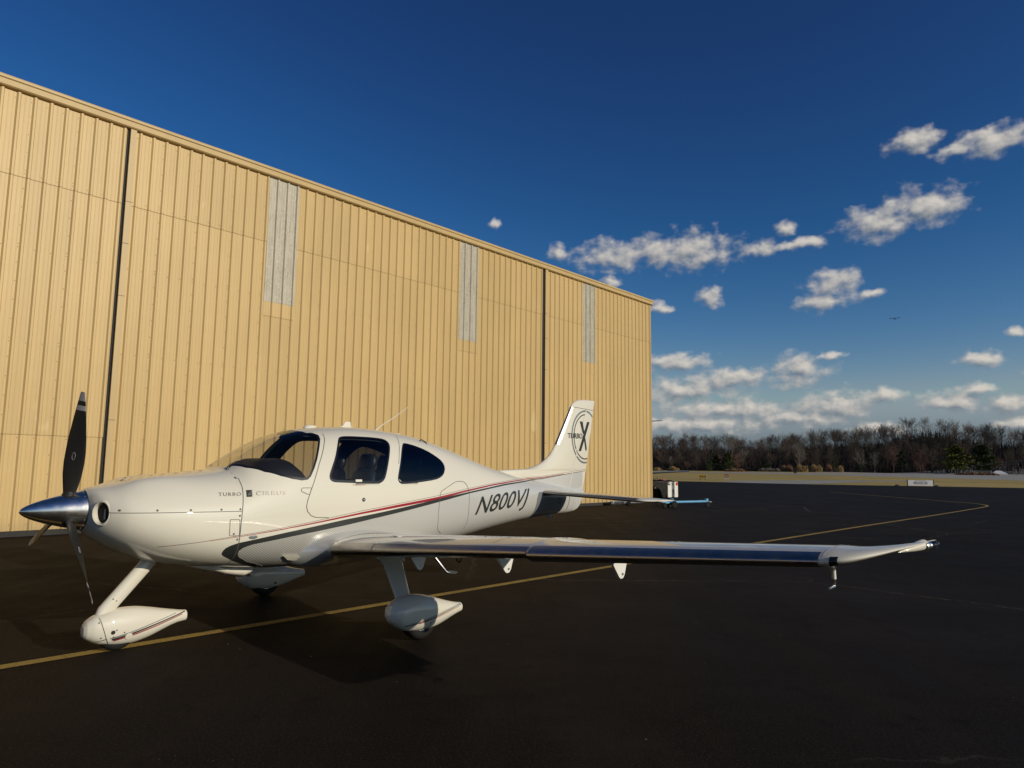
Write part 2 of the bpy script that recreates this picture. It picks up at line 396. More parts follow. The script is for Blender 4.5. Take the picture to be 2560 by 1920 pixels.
def stripe(name, pts, wid, z, mat):
    v, f = [], []; P = [Vector((p[0], p[1], 0)) for p in pts]
    for i, p in enumerate(P):
        d = (P[min(i + 1, len(P) - 1)] - P[max(0, i - 1)]).normalized(); n = Vector((-d.y, d.x, 0)) * wid / 2
        v += [p + n + Vector((0, 0, z)), p - n + Vector((0, 0, z))]
    for i in range(len(P) - 1): f.append((2 * i, 2 * i + 1, 2 * i + 3, 2 * i + 2))
    return tag(mk(name, v, f, mat, None, False, False), kind='structure')
c0 = Vector((-3.957, 5.753, 0)) + L * -.04
stripe('taxi_line', [tuple((c0 - A * 30)[:2]), tuple(c0[:2]), (2.36,12.76), (5.86,16.52), (11.0,22.0), (16.015,27.25), (19.133,30.6), (22.2,33.9), (23.4,35.3), (24.2,36.5), (24.7,37.8), (24.9,39.2), (24.95,40.6), (24.9,42.3), (24.9,45), (25.0,50), (25.3,57)], .135, .004, YEL)
# ------------------------------------------------------------------ hangar
HB = Vector((-10.81422, 15.34623, 0.0))
HAN = empty('hangar', HB, R(90 - 41.95))       # local x along the wall, -y out of the wall, z up
tag(HAN, 'tall tan metal hangar with ribbed walls and three pale skylight strips', 'hangar')
def tan_mat(name, base, k=0.0):
    m = bpy.data.materials.new(name); m.use_nodes = True; nt = m.node_tree; t = NT(nt); b = nt.nodes['Principled BSDF']
    tc = t.n('ShaderNodeTexCoord'); g = t.n('ShaderNodeNewGeometry').outputs['Position']; oi = t.n('ShaderNodeObjectInfo').outputs['Random']
    n1 = t.noise(g, .5, 4, .6); n2 = t.noise(t.vmath('MULTIPLY', g, (3.0, 3.0, .25)), 1.0, 5, .65); sp = t.noise(t.vmath('MULTIPLY', g, (1.6, 1.6, .55)), 1.0, 3, .55)
    v = t.math('ADD', t.math('ADD', t.lin(n1, .3, .7, -.03, .03), t.lin(n2, .3, .7, -.055, .055)), t.lin(oi, 0, 1, -.04, .04))
    c = t.vmath('SCALE', base, None); nt.links.new(t.math('ADD', v, 1.0), c.node.inputs['Scale'])
    c = t.mix(t.math('MULTIPLY', t.smooth(sp, .70, .76), .35), c, (.72, .58, .34, 1))
    # splash-back dirt along the foot of the wall
    z = t.sep(g)[2]
    dirt = t.math('MULTIPLY', t.smooth(t.math('ADD', z, t.math('MULTIPLY', n2, .5)), .75, .25), .35)
    c = t.mix(dirt, c, (.22, .17, .10, 1))
    nt.links.new(c, b.inputs['Base Color']); b.inputs['Roughness'].default_value = .42; b.inputs['Specular IOR Level'].default_value = .22
    bp = t.n('ShaderNodeBump', ins={'Strength': .12, 'Distance': .02, 'Height': t.noise(g, 2.2, 2, .5)}); nt.links.new(bp.outputs[0], b.inputs['Normal'])
    return m
TAN = tan_mat('tan_wall_paint', (.520, .368, .160))
TRIM = tan_mat('tan_trim_paint', (.495, .358, .165))
def skylight_mat():
    m = bpy.data.materials.new('fibreglass_skylight'); m.use_nodes = True; nt = m.node_tree; t = NT(nt); b = nt.nodes['Principled BSDF']
    g = t.n('ShaderNodeNewGeometry').outputs['Position']
    n1 = t.noise(t.vmath('MULTIPLY', g, (9, 9, 1.3)), 1.0, 6, .75); n2 = t.noise(g, 14.0, 5, .75)
    c = t.mix(t.smooth(n1, .35, .65), (.43, .39, .295, 1), (.32, .285, .21, 1)); c = t.mix(t.smooth(n2, .5, .7), c, (.50, .47, .39, 1))
    nt.links.new(c, b.inputs['Base Color']); b.inputs['Roughness'].default_value = .45
    bp = t.n('ShaderNodeBump', ins={'Strength': .5, 'Distance': .02, 'Height': n2}); nt.links.new(bp.outputs[0], b.inputs['Normal'])
    return m
SKYL = skylight_mat()
CONCD = pmat('dark_foundation', (.030, .028, .025), .9, var=.3, vscale=2.0)
LAPSHADE = pmat('lap_shade_strip', (.34, .24, .11), .8)  # darker strip added below each sheet lap, coloured as the seam's shadow
PIT = .3153
def rib_profile(n):
    """(x, depth out of the wall) over n pitches; each pitch ends with a rib"""
    out = [(0.0, 0.0)]
    for i in range(n):
        o = i * PIT
        out += [(o + .062, 0), (o + .067, .003), (o + .080, .003), (o + .085, 0), (o + .150, 0), (o + .155, .003), (o + .168, .003), (o + .173, 0),
                (o + .210, 0), (o + .243, .036), (o + .284, .036), (o + .3070, 0)]
    out.append((n * PIT, 0)); return out
PANELS = {}
def panel_mesh(n, z0, z1, mat, key):
    k = (n, round(z0, 3), round(z1, 3), key)
    if k in PANELS: return PANELS[k]
    pr = rib_profile(n); v = []; f = []
    for z in (z0, z1): v += [(x, -d, z) for x, d in pr]
    m = len(pr); f = [(i, i + 1, m + i + 1, m + i) for i in range(m - 1)]
    # folded lower lip gives the sheet a visible edge
    v += [(x, -d + .012, z0) for x, d in pr]; f += [(2 * m + i, 2 * m + i + 1, i + 1, i) for i in range(m - 1)]
    me = bpy.data.meshes.new('wall_panel'); me.from_pydata(v, [], f); me.materials.append(mat); me.update(); PANELS[k] = me; return me
Z0, ZS, ZE = .12, 7.906, 9.80
def put(name, me, x, y=0.0, parent=HAN):
    o = link(name, me, parent); o.location = (x, y, 0); return o
def columns(x0, x1, lows):
    x = x0; i = 0
    while x < x1 - .05:
        n = min(3, max(1, int(round((x1 - x) / PIT))))
        yield x, n, i
        x += n * PIT; i += 1
SKY_X = [5.618, 13.183, 20.77]
RIB0 = 2.153 - .255 + PIT - PIT                                          # first sheet right of the trim strip starts here
def wall(x0, x1, low=None):
    for x, n, i in columns(x0, x1, low):
        sk = any(abs(x + n * PIT / 2 - (s + .473)) < .30 for s in SKY_X) and n == 3
        if sk:
            put('wall_panel', panel_mesh(n, Z0, 5.78, TAN, 't'), x); put('wall_panel', panel_mesh(n, 5.772, 6.19, TAN, 't'), x, -.006)
            put('skylight_panel', panel_mesh(n, 6.183, ZE, SKYL, 's'), x, -.012); put('lap_shade_strip', panel_mesh(n, 5.756, 5.771, LAPSHADE, 'g'), x, -.002)
        else:
            if low: put('wall_panel', panel_mesh(n, Z0, low, TAN, 't'), x); put('wall_panel', panel_mesh(n, low - .01, ZS, TAN, 't'), x, -.006)
            else: put('wall_panel', panel_mesh(n, Z0, ZS, TAN, 't'), x)
            put('wall_panel', panel_mesh(n, ZS - .01, ZE, TAN, 't'), x, -.012 if low else -.007); put('lap_shade_strip', panel_mesh(n, ZS - .026, ZS - .011, LAPSHADE, 'g'), x, -.0085 if low else -.002)
            if low: put('lap_shade_strip', panel_mesh(n, low - .026, low - .011, LAPSHADE, 'g'), x, -.002)
NB = 51
XB0 = 2.035 - .06
wall(1.835 - 33 * PIT, 1.835, 2.205)
wall(1.898, 1.898 + 51 * PIT, None)
XC0 = 18.30 - .075
wall(XC0, XC0 + 25.4 * PIT, None) if False else None
def wall_c():
    x = 18.247
    cols = [2] + [3] * 8
    for n in cols:
        sk = n == 3 and abs(x - SKY_X[2]) < .2
        if sk:
            put('wall_panel', panel_mesh(n, Z0, 5.78, TAN, 't'), x); put('wall_panel', panel_mesh(n, 5.772, 6.28, TAN, 't'), x, -.006); put('skylight_panel', panel_mesh(n, 6.27, ZE, SKYL, 's'), x, -.012)
        else:
            put('wall_panel', panel_mesh(n, Z0, ZS, TAN, 't'), x); put('wall_panel', panel_mesh(n, ZS - .01, ZE, TAN, 't'), x, -.007); put('lap_shade_strip', panel_mesh(n, ZS - .026, ZS - .011, LAPSHADE, 'g'), x, -.002)
        x += n * PIT
    return x
XR = wall_c()
print('hangar right edge', XR)
def hbox(name, x0, x1, y0, y1, z0, z1, mat, parent=HAN):
    mb = MB(); mb.box(((x0 + x1) / 2, (y0 + y1) / 2, (z0 + z1) / 2), (abs(x1 - x0), abs(y1 - y0), z1 - z0)); return mb.build(name, mat, parent)
# expansion joints: a recess and a cover strip
for x0, x1, x2 in ((1.838, 1.900, 2.037), (17.985, 18.110, 18.275)):
    hbox('joint_recess', x0 - .01, x1 + .004, -.004, .16, Z0, ZE, DARK)
    hbox('joint_cover_strip', x1, x2, -.075, .02, Z0 + .02, ZE + .03, TRIM)
    for zz in (7.95, 6.9, 5.6, 2.6): hbox('cover_strip_lap', x1 - .003, x2 + .003, -.078, .015, zz, zz + .012, GAP)
# foundation
hbox('foundation', -40, XR + .02, -.05, .25, -.2, Z0 - .005, CONCD)
# eave gutter: three folds
mb = MB(); pr = [(.0, 9.80), (-.10, 9.815), (-.13, 9.84), (-.145, 9.955), (-.175, 9.975), (-.18, 10.02), (-.15, 10.055), (.0, 10.075)]
rings = [[(x, y, z) for y, z in pr] for x in (-40, XR + .16)]
mb.loft(rings, True); mb.build('eave_gutter', TRIM, HAN, False)
hbox('corner_trim', XR - .005, XR + .05, -.045, .10, Z0, ZE + .02, TRIM)
# the rest of the building: back part of the end wall, roof
mb = MB(); mb.add([(XR, .05, 0), (XR, 22, 0), (XR, 22, 12.2), (XR, .05, 9.95), (XR + .05, .05, 0), (XR + .05, 22, 0), (XR + .05, 22, 12.2), (XR + .05, .05, 9.95)], [(0, 1, 2, 3), (7, 6, 5, 4), (0, 4, 5, 1), (1, 5, 6, 2), (2, 6, 7, 3), (3, 7, 4, 0)]); mb.build('end_wall', TAN, HAN)
mb = MB(); mb.add([(-40, .0, 10.0), (XR + .15, .0, 10.0), (XR + .15, 22, 12.3), (-40, 22, 12.3), (-40, .0, 9.97), (XR + .15, .0, 9.97), (XR + .15, 22, 12.27), (-40, 22, 12.27)], [(0, 1, 2, 3), (7, 6, 5, 4), (0, 4, 5, 1), (1, 5, 6, 2), (2, 6, 7, 3), (3, 7, 4, 0)]); mb.build('roof', METAL, HAN)
# plain wall beyond the ribbed sheets that can be seen
hbox('far_wall_sheet', -40, 1.835 - 33 * PIT, -.01, .05, Z0, ZE, TAN)
# screws: far too many to name
def screws():
    mb = MB(); rnd = random.Random(3)
    def scr(x, z, y):
        r = .010; q = [(x + r * math.cos(2 * math.pi * k / 6), y, z + r * math.sin(2 * math.pi * k / 6)) for k in range(6)]; mb.add(q + [(x, y - .009, z)], [(k, (k + 1) % 6, 6) for k in range(6)])
    x = 1.835 - 12 * PIT; segs = [(1.835 - 12 * PIT, 1.8), (1.898, 17.95), (18.247, XR)]
    for a, b in segs:
        i = 0; x = a
        while x < b - .3:
            for z in [.25, 2.12, 4.2, 6.3, 7.98, 9.65]: scr(x + .190, z + .01 * rnd.random(), -.014)
            if i % 3 == 2:
                z = .5
                while z < 9.6: scr(x + .190, z, -.014); z += .42
            x += PIT; i += 1
    o = mb.build('wall_screws', pmat('screw_heads', (.40, .29, .15), .5), HAN); tag(o, kind='stuff')
screws()
# ------------------------------------------------------------------ airplane shape (x aft of the spinner tip, y to the airplane's left, z up)
# station: x, z_top, z_bottom, half_width, z_of_max_width, n_upper, n_lower
FUS=[(0.455,1.372,1.035,.165,1.205,2.0,2.0),(0.472,1.383,1.020,.232,1.200,2.03,2.03),(0.50,1.394,.990,.305,1.195,2.08,2.08),(0.54,1.404,.955,.365,1.188,2.12,2.12),(0.59,1.415,.920,.417,1.175,2.15,2.15),
(0.66,1.430,.878,.474,1.160,2.2,2.2),(0.80,1.458,.810,.532,1.130,2.25,2.25),(1.0,1.492,.735,.577,1.095,2.3,2.3),(1.3,1.530,.672,.612,1.065,2.35,2.5),(1.555,1.562,.640,.630,1.055,2.4,2.7),
(1.72,1.672,.620,.640,1.055,2.4,2.8),(1.9,1.786,.604,.648,1.06,2.4,2.9),(2.15,1.906,.590,.656,1.07,2.45,3.0),(2.475,1.990,.580,.660,1.08,2.5,3.0),(2.75,2.022,.576,.660,1.085,2.5,3.0),(3.06,2.036,.578,.654,1.09,2.5,3.0),(3.4,2.024,.588,.637,1.095,2.5,2.9),
(3.7,1.998,.603,.612,1.10,2.5,2.8),(4.0,1.958,.625,.578,1.105,2.45,2.6),(4.4,1.868,.668,.515,1.115,2.4,2.5),(4.8,1.760,.718,.445,1.13,2.3,2.4),(5.4,1.600,.797,.345,1.15,2.2,2.3),(6.0,1.480,.866,.255,1.16,2.2,2.2),
(6.5,1.40,.905,.180,1.16,2.1,2.2),(7.0,1.335,.928,.100,1.15,2.0,2.2),(7.35,1.285,.95,.045,1.14,2.0,2.2)]
def _hermite(k,x):
    # monotone cubic through column k
    n=len(FUS)
    if x<=FUS[0][0]: return FUS[0][k]
    if x>=FUS[-1][0]: return FUS[-1][k]
    i=0
    while FUS[i+1][0]<x: i+=1
    def sl(j): return (FUS[j+1][k]-FUS[j][k])/(FUS[j+1][0]-FUS[j][0])
    def tan(j):
        if j==0: return sl(0)
        if j==n-1: return sl(n-2)
        a,b=sl(j-1),sl(j)
        if a*b<=0: return 0.0
        h0=FUS[j][0]-FUS[j-1][0]; h1=FUS[j+1][0]-FUS[j][0]
        w1=2*h1+h0; w2=h1+2*h0
        return (w1+w2)/(w1/a+w2/b)
    h=FUS[i+1][0]-FUS[i][0]; t=(x-FUS[i][0])/h
    return ((2*t**3-3*t*t+1)*FUS[i][k]+(t**3-2*t*t+t)*h*tan(i)+(-2*t**3+3*t*t)*FUS[i+1][k]+(t**3-t*t)*h*tan(i+1))
def section(x): return [_hermite(k,x) for k in range(1,7)]
def half_width(x,z):
    zt,zb,w,zm,nu,nl=section(x)
    if z>=zm: t=(z-zm)/(zt-zm); n=nu
    else: t=(zm-z)/(zm-zb); n=nl
    if t>=1: return 0.0
    return w*(1-t**n)**(1/n)
AIR = empty('light_airplane', (-3.93827, 5.77331, 0.0), R(48.0))
tag(AIR, 'white single-engine propeller airplane with red and charcoal stripes parked by the hangar', 'airplane')
def af(name, verts, faces, mats, parent=AIR, smooth=True, recalc=True, mi=None, auto=None):
    return mk(name, [(v[0], -v[1], v[2]) for v in verts], faces, mats, parent, smooth, recalc, mi, auto)
def afb(mb, name, mat, parent=AIR, smooth=True, auto=40):
    return af(name, mb.v, mb.f, mat, parent, smooth, True, None, auto)
FIN_LE = [(.90,6.95),(1.0,6.6),(1.2,6.2),(1.46,5.6),(1.50,5.42),(1.54,5.45),(1.565,5.60),(1.578,5.89),(1.589,6.19),(1.621,6.372),(1.655,6.48),(1.696,6.585),(1.75,6.67),(1.806,6.749),(1.88,6.818),(1.969,6.888),(2.3,7.100),(2.583,7.280),(2.62,7.31),(2.652,7.355),(2.675,7.41),(2.69,7.47),(2.70,7.53),(2.708,7.62)]
FIN_TE = [(.930,7.14),(.940,7.27),(.955,7.36),(.985,7.42),(1.035,7.47),(1.113,7.512),(1.239,7.588),(1.587,7.682),(2.70,7.918),(2.708,7.915)]
FIN_T = [(.93,.012),(.97,.05),(1.1,.06),(1.5,.066),(1.7,.058),(2.0,.05),(2.55,.038),(2.65,.03),(2.69,.018),(2.708,.004)]
def foil(u):
    u = max(0.0, min(1.0, u)); return 10 * (.2969 * math.sqrt(u) - .126 * u - .3516 * u * u + .2843 * u ** 3 - .1036 * u ** 4)
def fin_half(x, z):
    if z < .93 or z > 2.708: return 0.0
    le, te = interp(FIN_LE, z), interp(FIN_TE, z)
    if x <= le or x >= te: return 0.0
    return interp(FIN_T, z) * foil((x - le) / (te - le))
def WID(x, z): return max(half_width(x, z), fin_half(x, z))
def sec_point(x, a):
    """a: -90 bottom .. 0 widest .. 90 top (degrees)"""
    zt, zb, w, zm, nu, nl = section(x)
    c, s = max(0.0, math.cos(R(a))), math.sin(R(a))
    if s >= 0:
        y = w * c ** (2 / nu); z = zm + (zt - zm) * s ** (2 / nu)
        if .56 < x < 1.42:      # raised cheeks over the cylinders on either side of the cowl top
            b = smoothstep(.56, .84, x) * smoothstep(1.42, .86, x); z += .040 * b * math.exp(-((y / w - .55) / .26) ** 2)
        return (y, z)
    return (w * c ** (2 / nl), zm - (zm - zb) * (-s) ** (2 / nl))
def ang_of(x, z):
    zt, zb, w, zm, nu, nl = section(x)
    if z >= zm: return math.degrees(math.asin(min(1.0, ((z - zm) / (zt - zm)) ** (nu / 2))))
    return -math.degrees(math.asin(min(1.0, ((zm - z) / (zm - zb)) ** (nl / 2))))
KA = 0.012        # metres per degree of section angle, to measure distances on the skin
def poly_xa(pts, extra=()): return [(x, ang_of(x, z) * KA) for x, z in pts] + [(x, a * KA) for x, a in extra]
def rounded(poly, it=2):
    for _ in range(it):
        q = []
        for i in range(len(poly)):
            a, b = poly[i], poly[(i + 1) % len(poly)]
            q += [(a[0] * .75 + b[0] * .25, a[1] * .75 + b[1] * .25), (a[0] * .25 + b[0] * .75, a[1] * .25 + b[1] * .75)]
        poly = q
    return poly
def inside(poly, p):
    c = False; n = len(poly)
    for i in range(n):
        (x1, y1), (x2, y2) = poly[i], poly[i - 1]
        if (y1 > p[1]) != (y2 > p[1]) and p[0] < (x2 - x1) * (p[1] - y1) / (y2 - y1) + x1: c = not c
    return c
def nearest(poly, p):
    best = None
    for i in range(len(poly)):
        a, b = poly[i - 1], poly[i]
        dx, dy = b[0] - a[0], b[1] - a[1]; l2 = dx * dx + dy * dy
        t = 0 if l2 == 0 else max(0, min(1, ((p[0] - a[0]) * dx + (p[1] - a[1]) * dy) / l2))
        q = (a[0] + t * dx, a[1] + t * dy); d = (q[0] - p[0]) ** 2 + (q[1] - p[1]) ** 2
        if best is None or d < best[0]: best = (d, q)
    return best[1]
WSH = poly_xa([(1.628,1.587),(1.703,1.573),(1.828,1.537),(1.965,1.5),(2.073,1.473),(2.166,1.459),(2.228,1.467),(2.262,1.495),(2.312,1.574),(2.363,1.666),(2.434,1.797),(2.485,1.876),(2.495,1.914),(2.449,1.937)], [(2.40,70),(2.36,80),(2.345,90),(2.345,100),(1.590,100),(1.590,90),(1.600,82)])
WIN1 = rounded(poly_xa([(2.70,1.885),(2.739,1.906),(2.809,1.914),(3.012,1.915),(3.265,1.909),(3.33,1.892),(3.35,1.851),(3.328,1.798),(3.26,1.669),(3.197,1.531),(3.164,1.465),(3.113,1.430),(3.057,1.421),(2.86,1.425),(2.577,1.437),(2.51,1.443),(2.478,1.465),(2.476,1.506),(2.513,1.576),(2.576,1.682),(2.628,1.778)]), 1)
WIN2 = rounded(poly_xa([(3.57,1.862),(3.618,1.867),(3.746,1.844),(3.916,1.795),(4.063,1.723),(4.146,1.669),(4.172,1.601),(4.135,1.533),(4.068,1.485),(3.947,1.453),(3.689,1.428),(3.434,1.412),(3.375,1.422),(3.354,1.465),(3.377,1.532),(3.44,1.672),(3.495,1.777)]), 1)
def xa_pt(x, q, off=0.0):
    a = q / KA; s = 1.0
    y, z = sec_point(x, a if a <= 90 else 180 - a)
    if a > 90: y = -y
    if off:
        e = 0.4
        y1, z1 = sec_point(x, min(89.9, a + e)); y0, z0 = sec_point(x, a - e)
        ty, tz = y1 - y0, z1 - z0; l = math.hypot(ty, tz) or 1.0
        y += off * tz / l * (1 if tz >= 0 else 1); z += -off * ty / l
    return (x, y, z)
def fuselage():
    xs = []
    def seg(a, b, n): xs.extend([a + (b - a) * i / n for i in range(n)])
    seg(.455, .56, 12); seg(.56, 1.0, 16); seg(1.0, 1.55, 18); seg(1.55, 2.55, 52); seg(2.55, 4.25, 85); seg(4.25, 5.4, 26); seg(5.4, 7.35, 36); xs.append(7.35)
    NA = 152     # divisions round the section, a quarter turn is 38 of them
    angs = [-90 + 360.0 * j / NA for j in range(NA)]      # -90 bottom, 0 left side, 90 top, 180 right side
    grid = [[None] * NA for _ in xs]
    st = []      # state for each vertex: (x, side, q)
    for i, x in enumerate(xs):
        for j, a in enumerate(angs):
            side = 1 if a <= 90 else -1
            q = (a if a <= 90 else 180 - a) * KA
            grid[i][j] = len(st); st.append([x, side, q])
    faces, fid = [], []
    for i in range(len(xs) - 1):
        xm = (xs[i] + xs[i + 1]) / 2
        for j in range(NA):
            j2 = (j + 1) % NA
            am = -90 + 360.0 * (j + .5) / NA
            q = (am if am <= 90 else 180 - am) * KA
            w = 0
            if xm < .58 and q > 0 - 60 * KA:
                yy, zz = sec_point(xm, q / KA)
                if ((yy - .298) / .078) ** 2 + ((zz - 1.188) / .088) ** 2 < 1: w = 9
            if 1.5 < xm < 4.3 and q > 20 * KA:
                if inside(WSH, (xm, q)): w = 1
                elif inside(WIN1, (xm, q)): w = 2 if am <= 90 else 4
                elif inside(WIN2, (xm, q)): w = 3 if am <= 90 else 5
            faces.append((grid[i][j], grid[i][j2], grid[i + 1][j2], grid[i + 1][j])); fid.append(w)
    use = [set() for _ in st]
    for f, w in zip(faces, fid):
        for v in f: use[v].add(w)
    PO = {1: WSH, 2: WIN1, 3: WIN2, 4: WIN1, 5: WIN2}
    for v, u in enumerate(use):
        if len(u) > 1 and 9 not in u:
            w = max(u); p = nearest(PO[w], (st[v][0], st[v][2]))
            st[v][0] = p[0]; st[v][2] = min(p[1], 90 * KA)
    vs = []
    for x, side, q in st:
        y, z = sec_point(x, q / KA); vs.append((x, y * side, z))
    def sub(name, ws, mat, parent, sharp=None):
        mp, nv, nf = {}, [], []
        for f, w in zip(faces, fid):
            if w in ws:
                k = []
                for v in f:
                    if v not in mp: mp[v] = len(nv); nv.append(vs[v])
                    k.append(mp[v])
                nf.append(tuple(k))
        return nv, nf
    v0, f0 = sub('fuselage', (0,), None, None)
    # flat end behind the spinner
    body = af('fuselage', v0, f0, WHITE, AIR)
    for nm, ws, m in (('windshield', (1,), GLASS), ('door_window', (2,), TINT), ('rear_window', (3,), DTINT), ('door_window', (4,), TINT), ('rear_window', (5,), DTINT)):
        v1, f1 = sub(nm, ws, m, AIR); af(nm, v1, f1, m, AIR)
    # lining of the cabin, set in from the skin, open at the windows
    mp, lv, lf = {}, [], []
    for f, w in zip(faces, fid):
        xx = [st[v][0] for v in f]
        if w == 0 and 1.62 < min(xx) and max(xx) < 4.32:
            k = []
            for v in f:
                if v not in mp:
                    x, y, z = vs[v]; zm = section(x)[3]; mp[v] = len(lv); lv.append((x, y * .95, zm + (z - zm) * .955))
                k.append(mp[v])
            lf.append(tuple(k))
    af('cabin_lining', lv, lf, LINER, AIR)
    return body
BODY = fuselage()
def border(name, poly, wid, mat, side=1, closed=True, off=0.0012, parent=AIR):
    """band lying on the skin just inside a window outline"""
    n = len(poly); cx = sum(p[0] for p in poly) / n; cy = sum(p[1] for p in poly) / n
    area = sum(poly[i - 1][0] * poly[i][1] - poly[i][0] * poly[i - 1][1] for i in range(n)); sg = 1 if area > 0 else -1
    dense = []
    for i in range(n if closed else n - 1):
        a, b = poly[i], poly[(i + 1) % n]; m = max(1, int(math.hypot(b[0] - a[0], b[1] - a[1]) / .02))
        dense += [(a[0] + (b[0] - a[0]) * k / m, a[1] + (b[1] - a[1]) * k / m) for k in range(m)]
    if not closed: dense.append(poly[-1])
    v, f = [], []; N = len(dense)
    for i, p in enumerate(dense):
        a = dense[i - 1] if (closed or i > 0) else p; b = dense[(i + 1) % N] if (closed or i < N - 1) else p
        dx, dy = b[0] - a[0], b[1] - a[1]; l = math.hypot(dx, dy) or 1
        nx, ny = -dy / l * sg, dx / l * sg
        for t in (-.25, 1.0):
            X = xa_pt(p[0] + nx * wid * t, min(p[1] + ny * wid * t, 89.5 * KA), off)
            v.append((X[0], X[1] * side, X[2]))
    for i in range(N if closed else N - 1):
        j = (i + 1) % N; f.append((2 * i, 2 * i + 1, 2 * j + 1, 2 * j))
    return af(name, v, f, mat, parent, recalc=False)
for sd in (1, -1):
    border('window_seal', WIN1, .016, BLACKR, sd); border('window_seal', WIN2, .014, BLACKR, sd)
    border('windshield_seal', WSH[:17], .018, BLACKR, sd, closed=False)
# ---- paint on the skin
def resample(pts, n):
    x0, x1 = pts[0][0], pts[-1][0]
    return [(x0 + (x1 - x0) * i / n, interp(pts, x0 + (x1 - x0) * i / n)) for i in range(n + 1)]
def band(name, hi, lo, mat, n=140, rows=4, off=.002, parent=BODY, clus=False, sides=(1, -1), label=None):
    for sd in sides:
        v, f = [], []
        x0, x1 = max(hi[0][0], lo[0][0]), min(hi[-1][0], lo[-1][0])
        for i in range(n + 1):
            x = x0 + (x1 - x0) * i / n; a, b = interp(hi, x), interp(lo, x)
            for k in range(rows + 1):
                t = k / rows
                if clus: t = 1 - math.cos(t * math.pi / 2)
                z = b + (a - b) * t
                y = WID(x, z)
                v.append((x, sd * (y + off), z - (off if (clus and k == 0) else 0)))
        for i in range(n):
            for k in range(rows):
                q = i * (rows + 1) + k; f.append((q, q + 1, q + rows + 2, q + rows + 1))
        o = af(name, v, f, mat, parent, recalc=False)
        if label: o['label'] = label
THIN = [(.905,.898),(1.197,.923),(1.54,.963),(1.832,.995),(2.187,1.042),(2.509,1.089),(2.858,1.139),(3.327,1.195),(4.016,1.272),(4.506,1.333),(5.141,1.394),(5.75,1.440),(6.506,1.482),(7.063,1.532),(7.66,1.590)]
RED_H = [(1.30,.931),(1.541,.957),(1.833,.989),(2.187,1.034),(2.509,1.078),(2.858,1.127),(3.327,1.185),(4.015,1.259),(4.505,1.321),(5.138,1.386),(5.742,1.430),(6.506,1.472),(7.06,1.522)]
RED_L = [(1.30,.930),(1.541,.953),(1.833,.982),(2.187,1.023),(2.509,1.063),(2.858,1.108),(3.327,1.158),(4.015,1.230),(4.505,1.299),(5.131,1.368),(5.730,1.416),(6.506,1.461),(7.06,1.515)]
CH_H = [(1.431,.813),(1.436,.846),(1.45,.86),(1.483,.88),(1.555,.901),(1.727,.927),(2.009,.97),(2.315,1.013),(2.647,1.06),(3.01,1.103),(3.413,1.155),(4.012,1.236),(4.6,1.302),(5.418,1.386),(6.507,1.456),(7.06,1.512),(7.66,1.572)]
CH_L = [(1.574,.804),(1.578,.826),(1.59,.84),(1.613,.855),(1.682,.877),(1.844,.899),(2.073,.93),(2.319,.96),(2.651,1.002),(3.012,1.055),(3.414,1.111),(4.01,1.198),(4.598,1.281),(5.409,1.366),(6.507,1.444),(7.06,1.503),(7.66,1.566)]
SW_OUT = [(1.431,.813),(1.44,.80),(1.46,.784),(1.57,.73),(1.735,.669),(1.85,.634)]
SW_IN = [(1.574,.804),(1.585,.785),(1.604,.763),(1.701,.714),(1.843,.671),(1.98,.625),(2.1,.597),(2.12,.592)]
band('maroon_pinstripe', [(x, z + .004) for x, z in THIN], [(x, z) for x, z in THIN], MAROON, 200, 1)
band('red_stripe', RED_H, RED_L, RED, 200, 2)
band('charcoal_stripe', [p for p in CH_H if p[0] >= 1.555], [(1.555, .8995)] + [p for p in CH_L if p[0] > 1.7], CHAR, 240, 3) if False else None
# charcoal sweep: the long upper arm and the short lower arm meet in a rounded nose
def sweep():
    for sd in (1, -1):
        v, f = [], []
        outer = [(x, z) for x, z in reversed(SW_OUT)] + CH_H[1:]
        inner = [(x, z) for x, z in reversed(SW_IN) if x < 1.9] + CH_L[1:]
        def arc(pl, n):
            d = [0.0]
            for i in range(1, len(pl)): d.append(d[-1] + math.hypot(pl[i][0] - pl[i - 1][0], pl[i][1] - pl[i - 1][1]))
            return d
        do, di = arc(outer, 0), arc(inner, 0)
        def at(pl, d, s):
            for i in range(1, len(pl)):
                if s <= d[i] + 1e-9:
                    t = (s - d[i - 1]) / (d[i] - d[i - 1]); return (pl[i - 1][0] + t * (pl[i][0] - pl[i - 1][0]), pl[i - 1][1] + t * (pl[i][1] - pl[i - 1][1]))
            return pl[-1]
        no = do[len(SW_OUT) - 1]; ni = di[len([1 for p in SW_IN if p[0] < 1.9]) - 1]
        M = 260
        for i in range(M + 1):
            t = i / M
            if t < .12: so, si = no * t / .12, ni * t / .12
            else: so, si = no + (do[-1] - no) * (t - .12) / .88, ni + (di[-1] - ni) * (t - .12) / .88
            a, b = at(outer, do, so), at(inner, di, si)
            for k in range(5):
                x = a[0] + (b[0] - a[0]) * k / 4; z = a[1] + (b[1] - a[1]) * k / 4
                v.append((x, sd * (WID(x, z) + .0024), z))
        for i in range(M):
            for k in range(4): q = i * 5 + k; f.append((q, q + 1, q + 6, q + 5))
        af('charcoal_stripe', v, f, CHAR, BODY, recalc=False)
sweep()
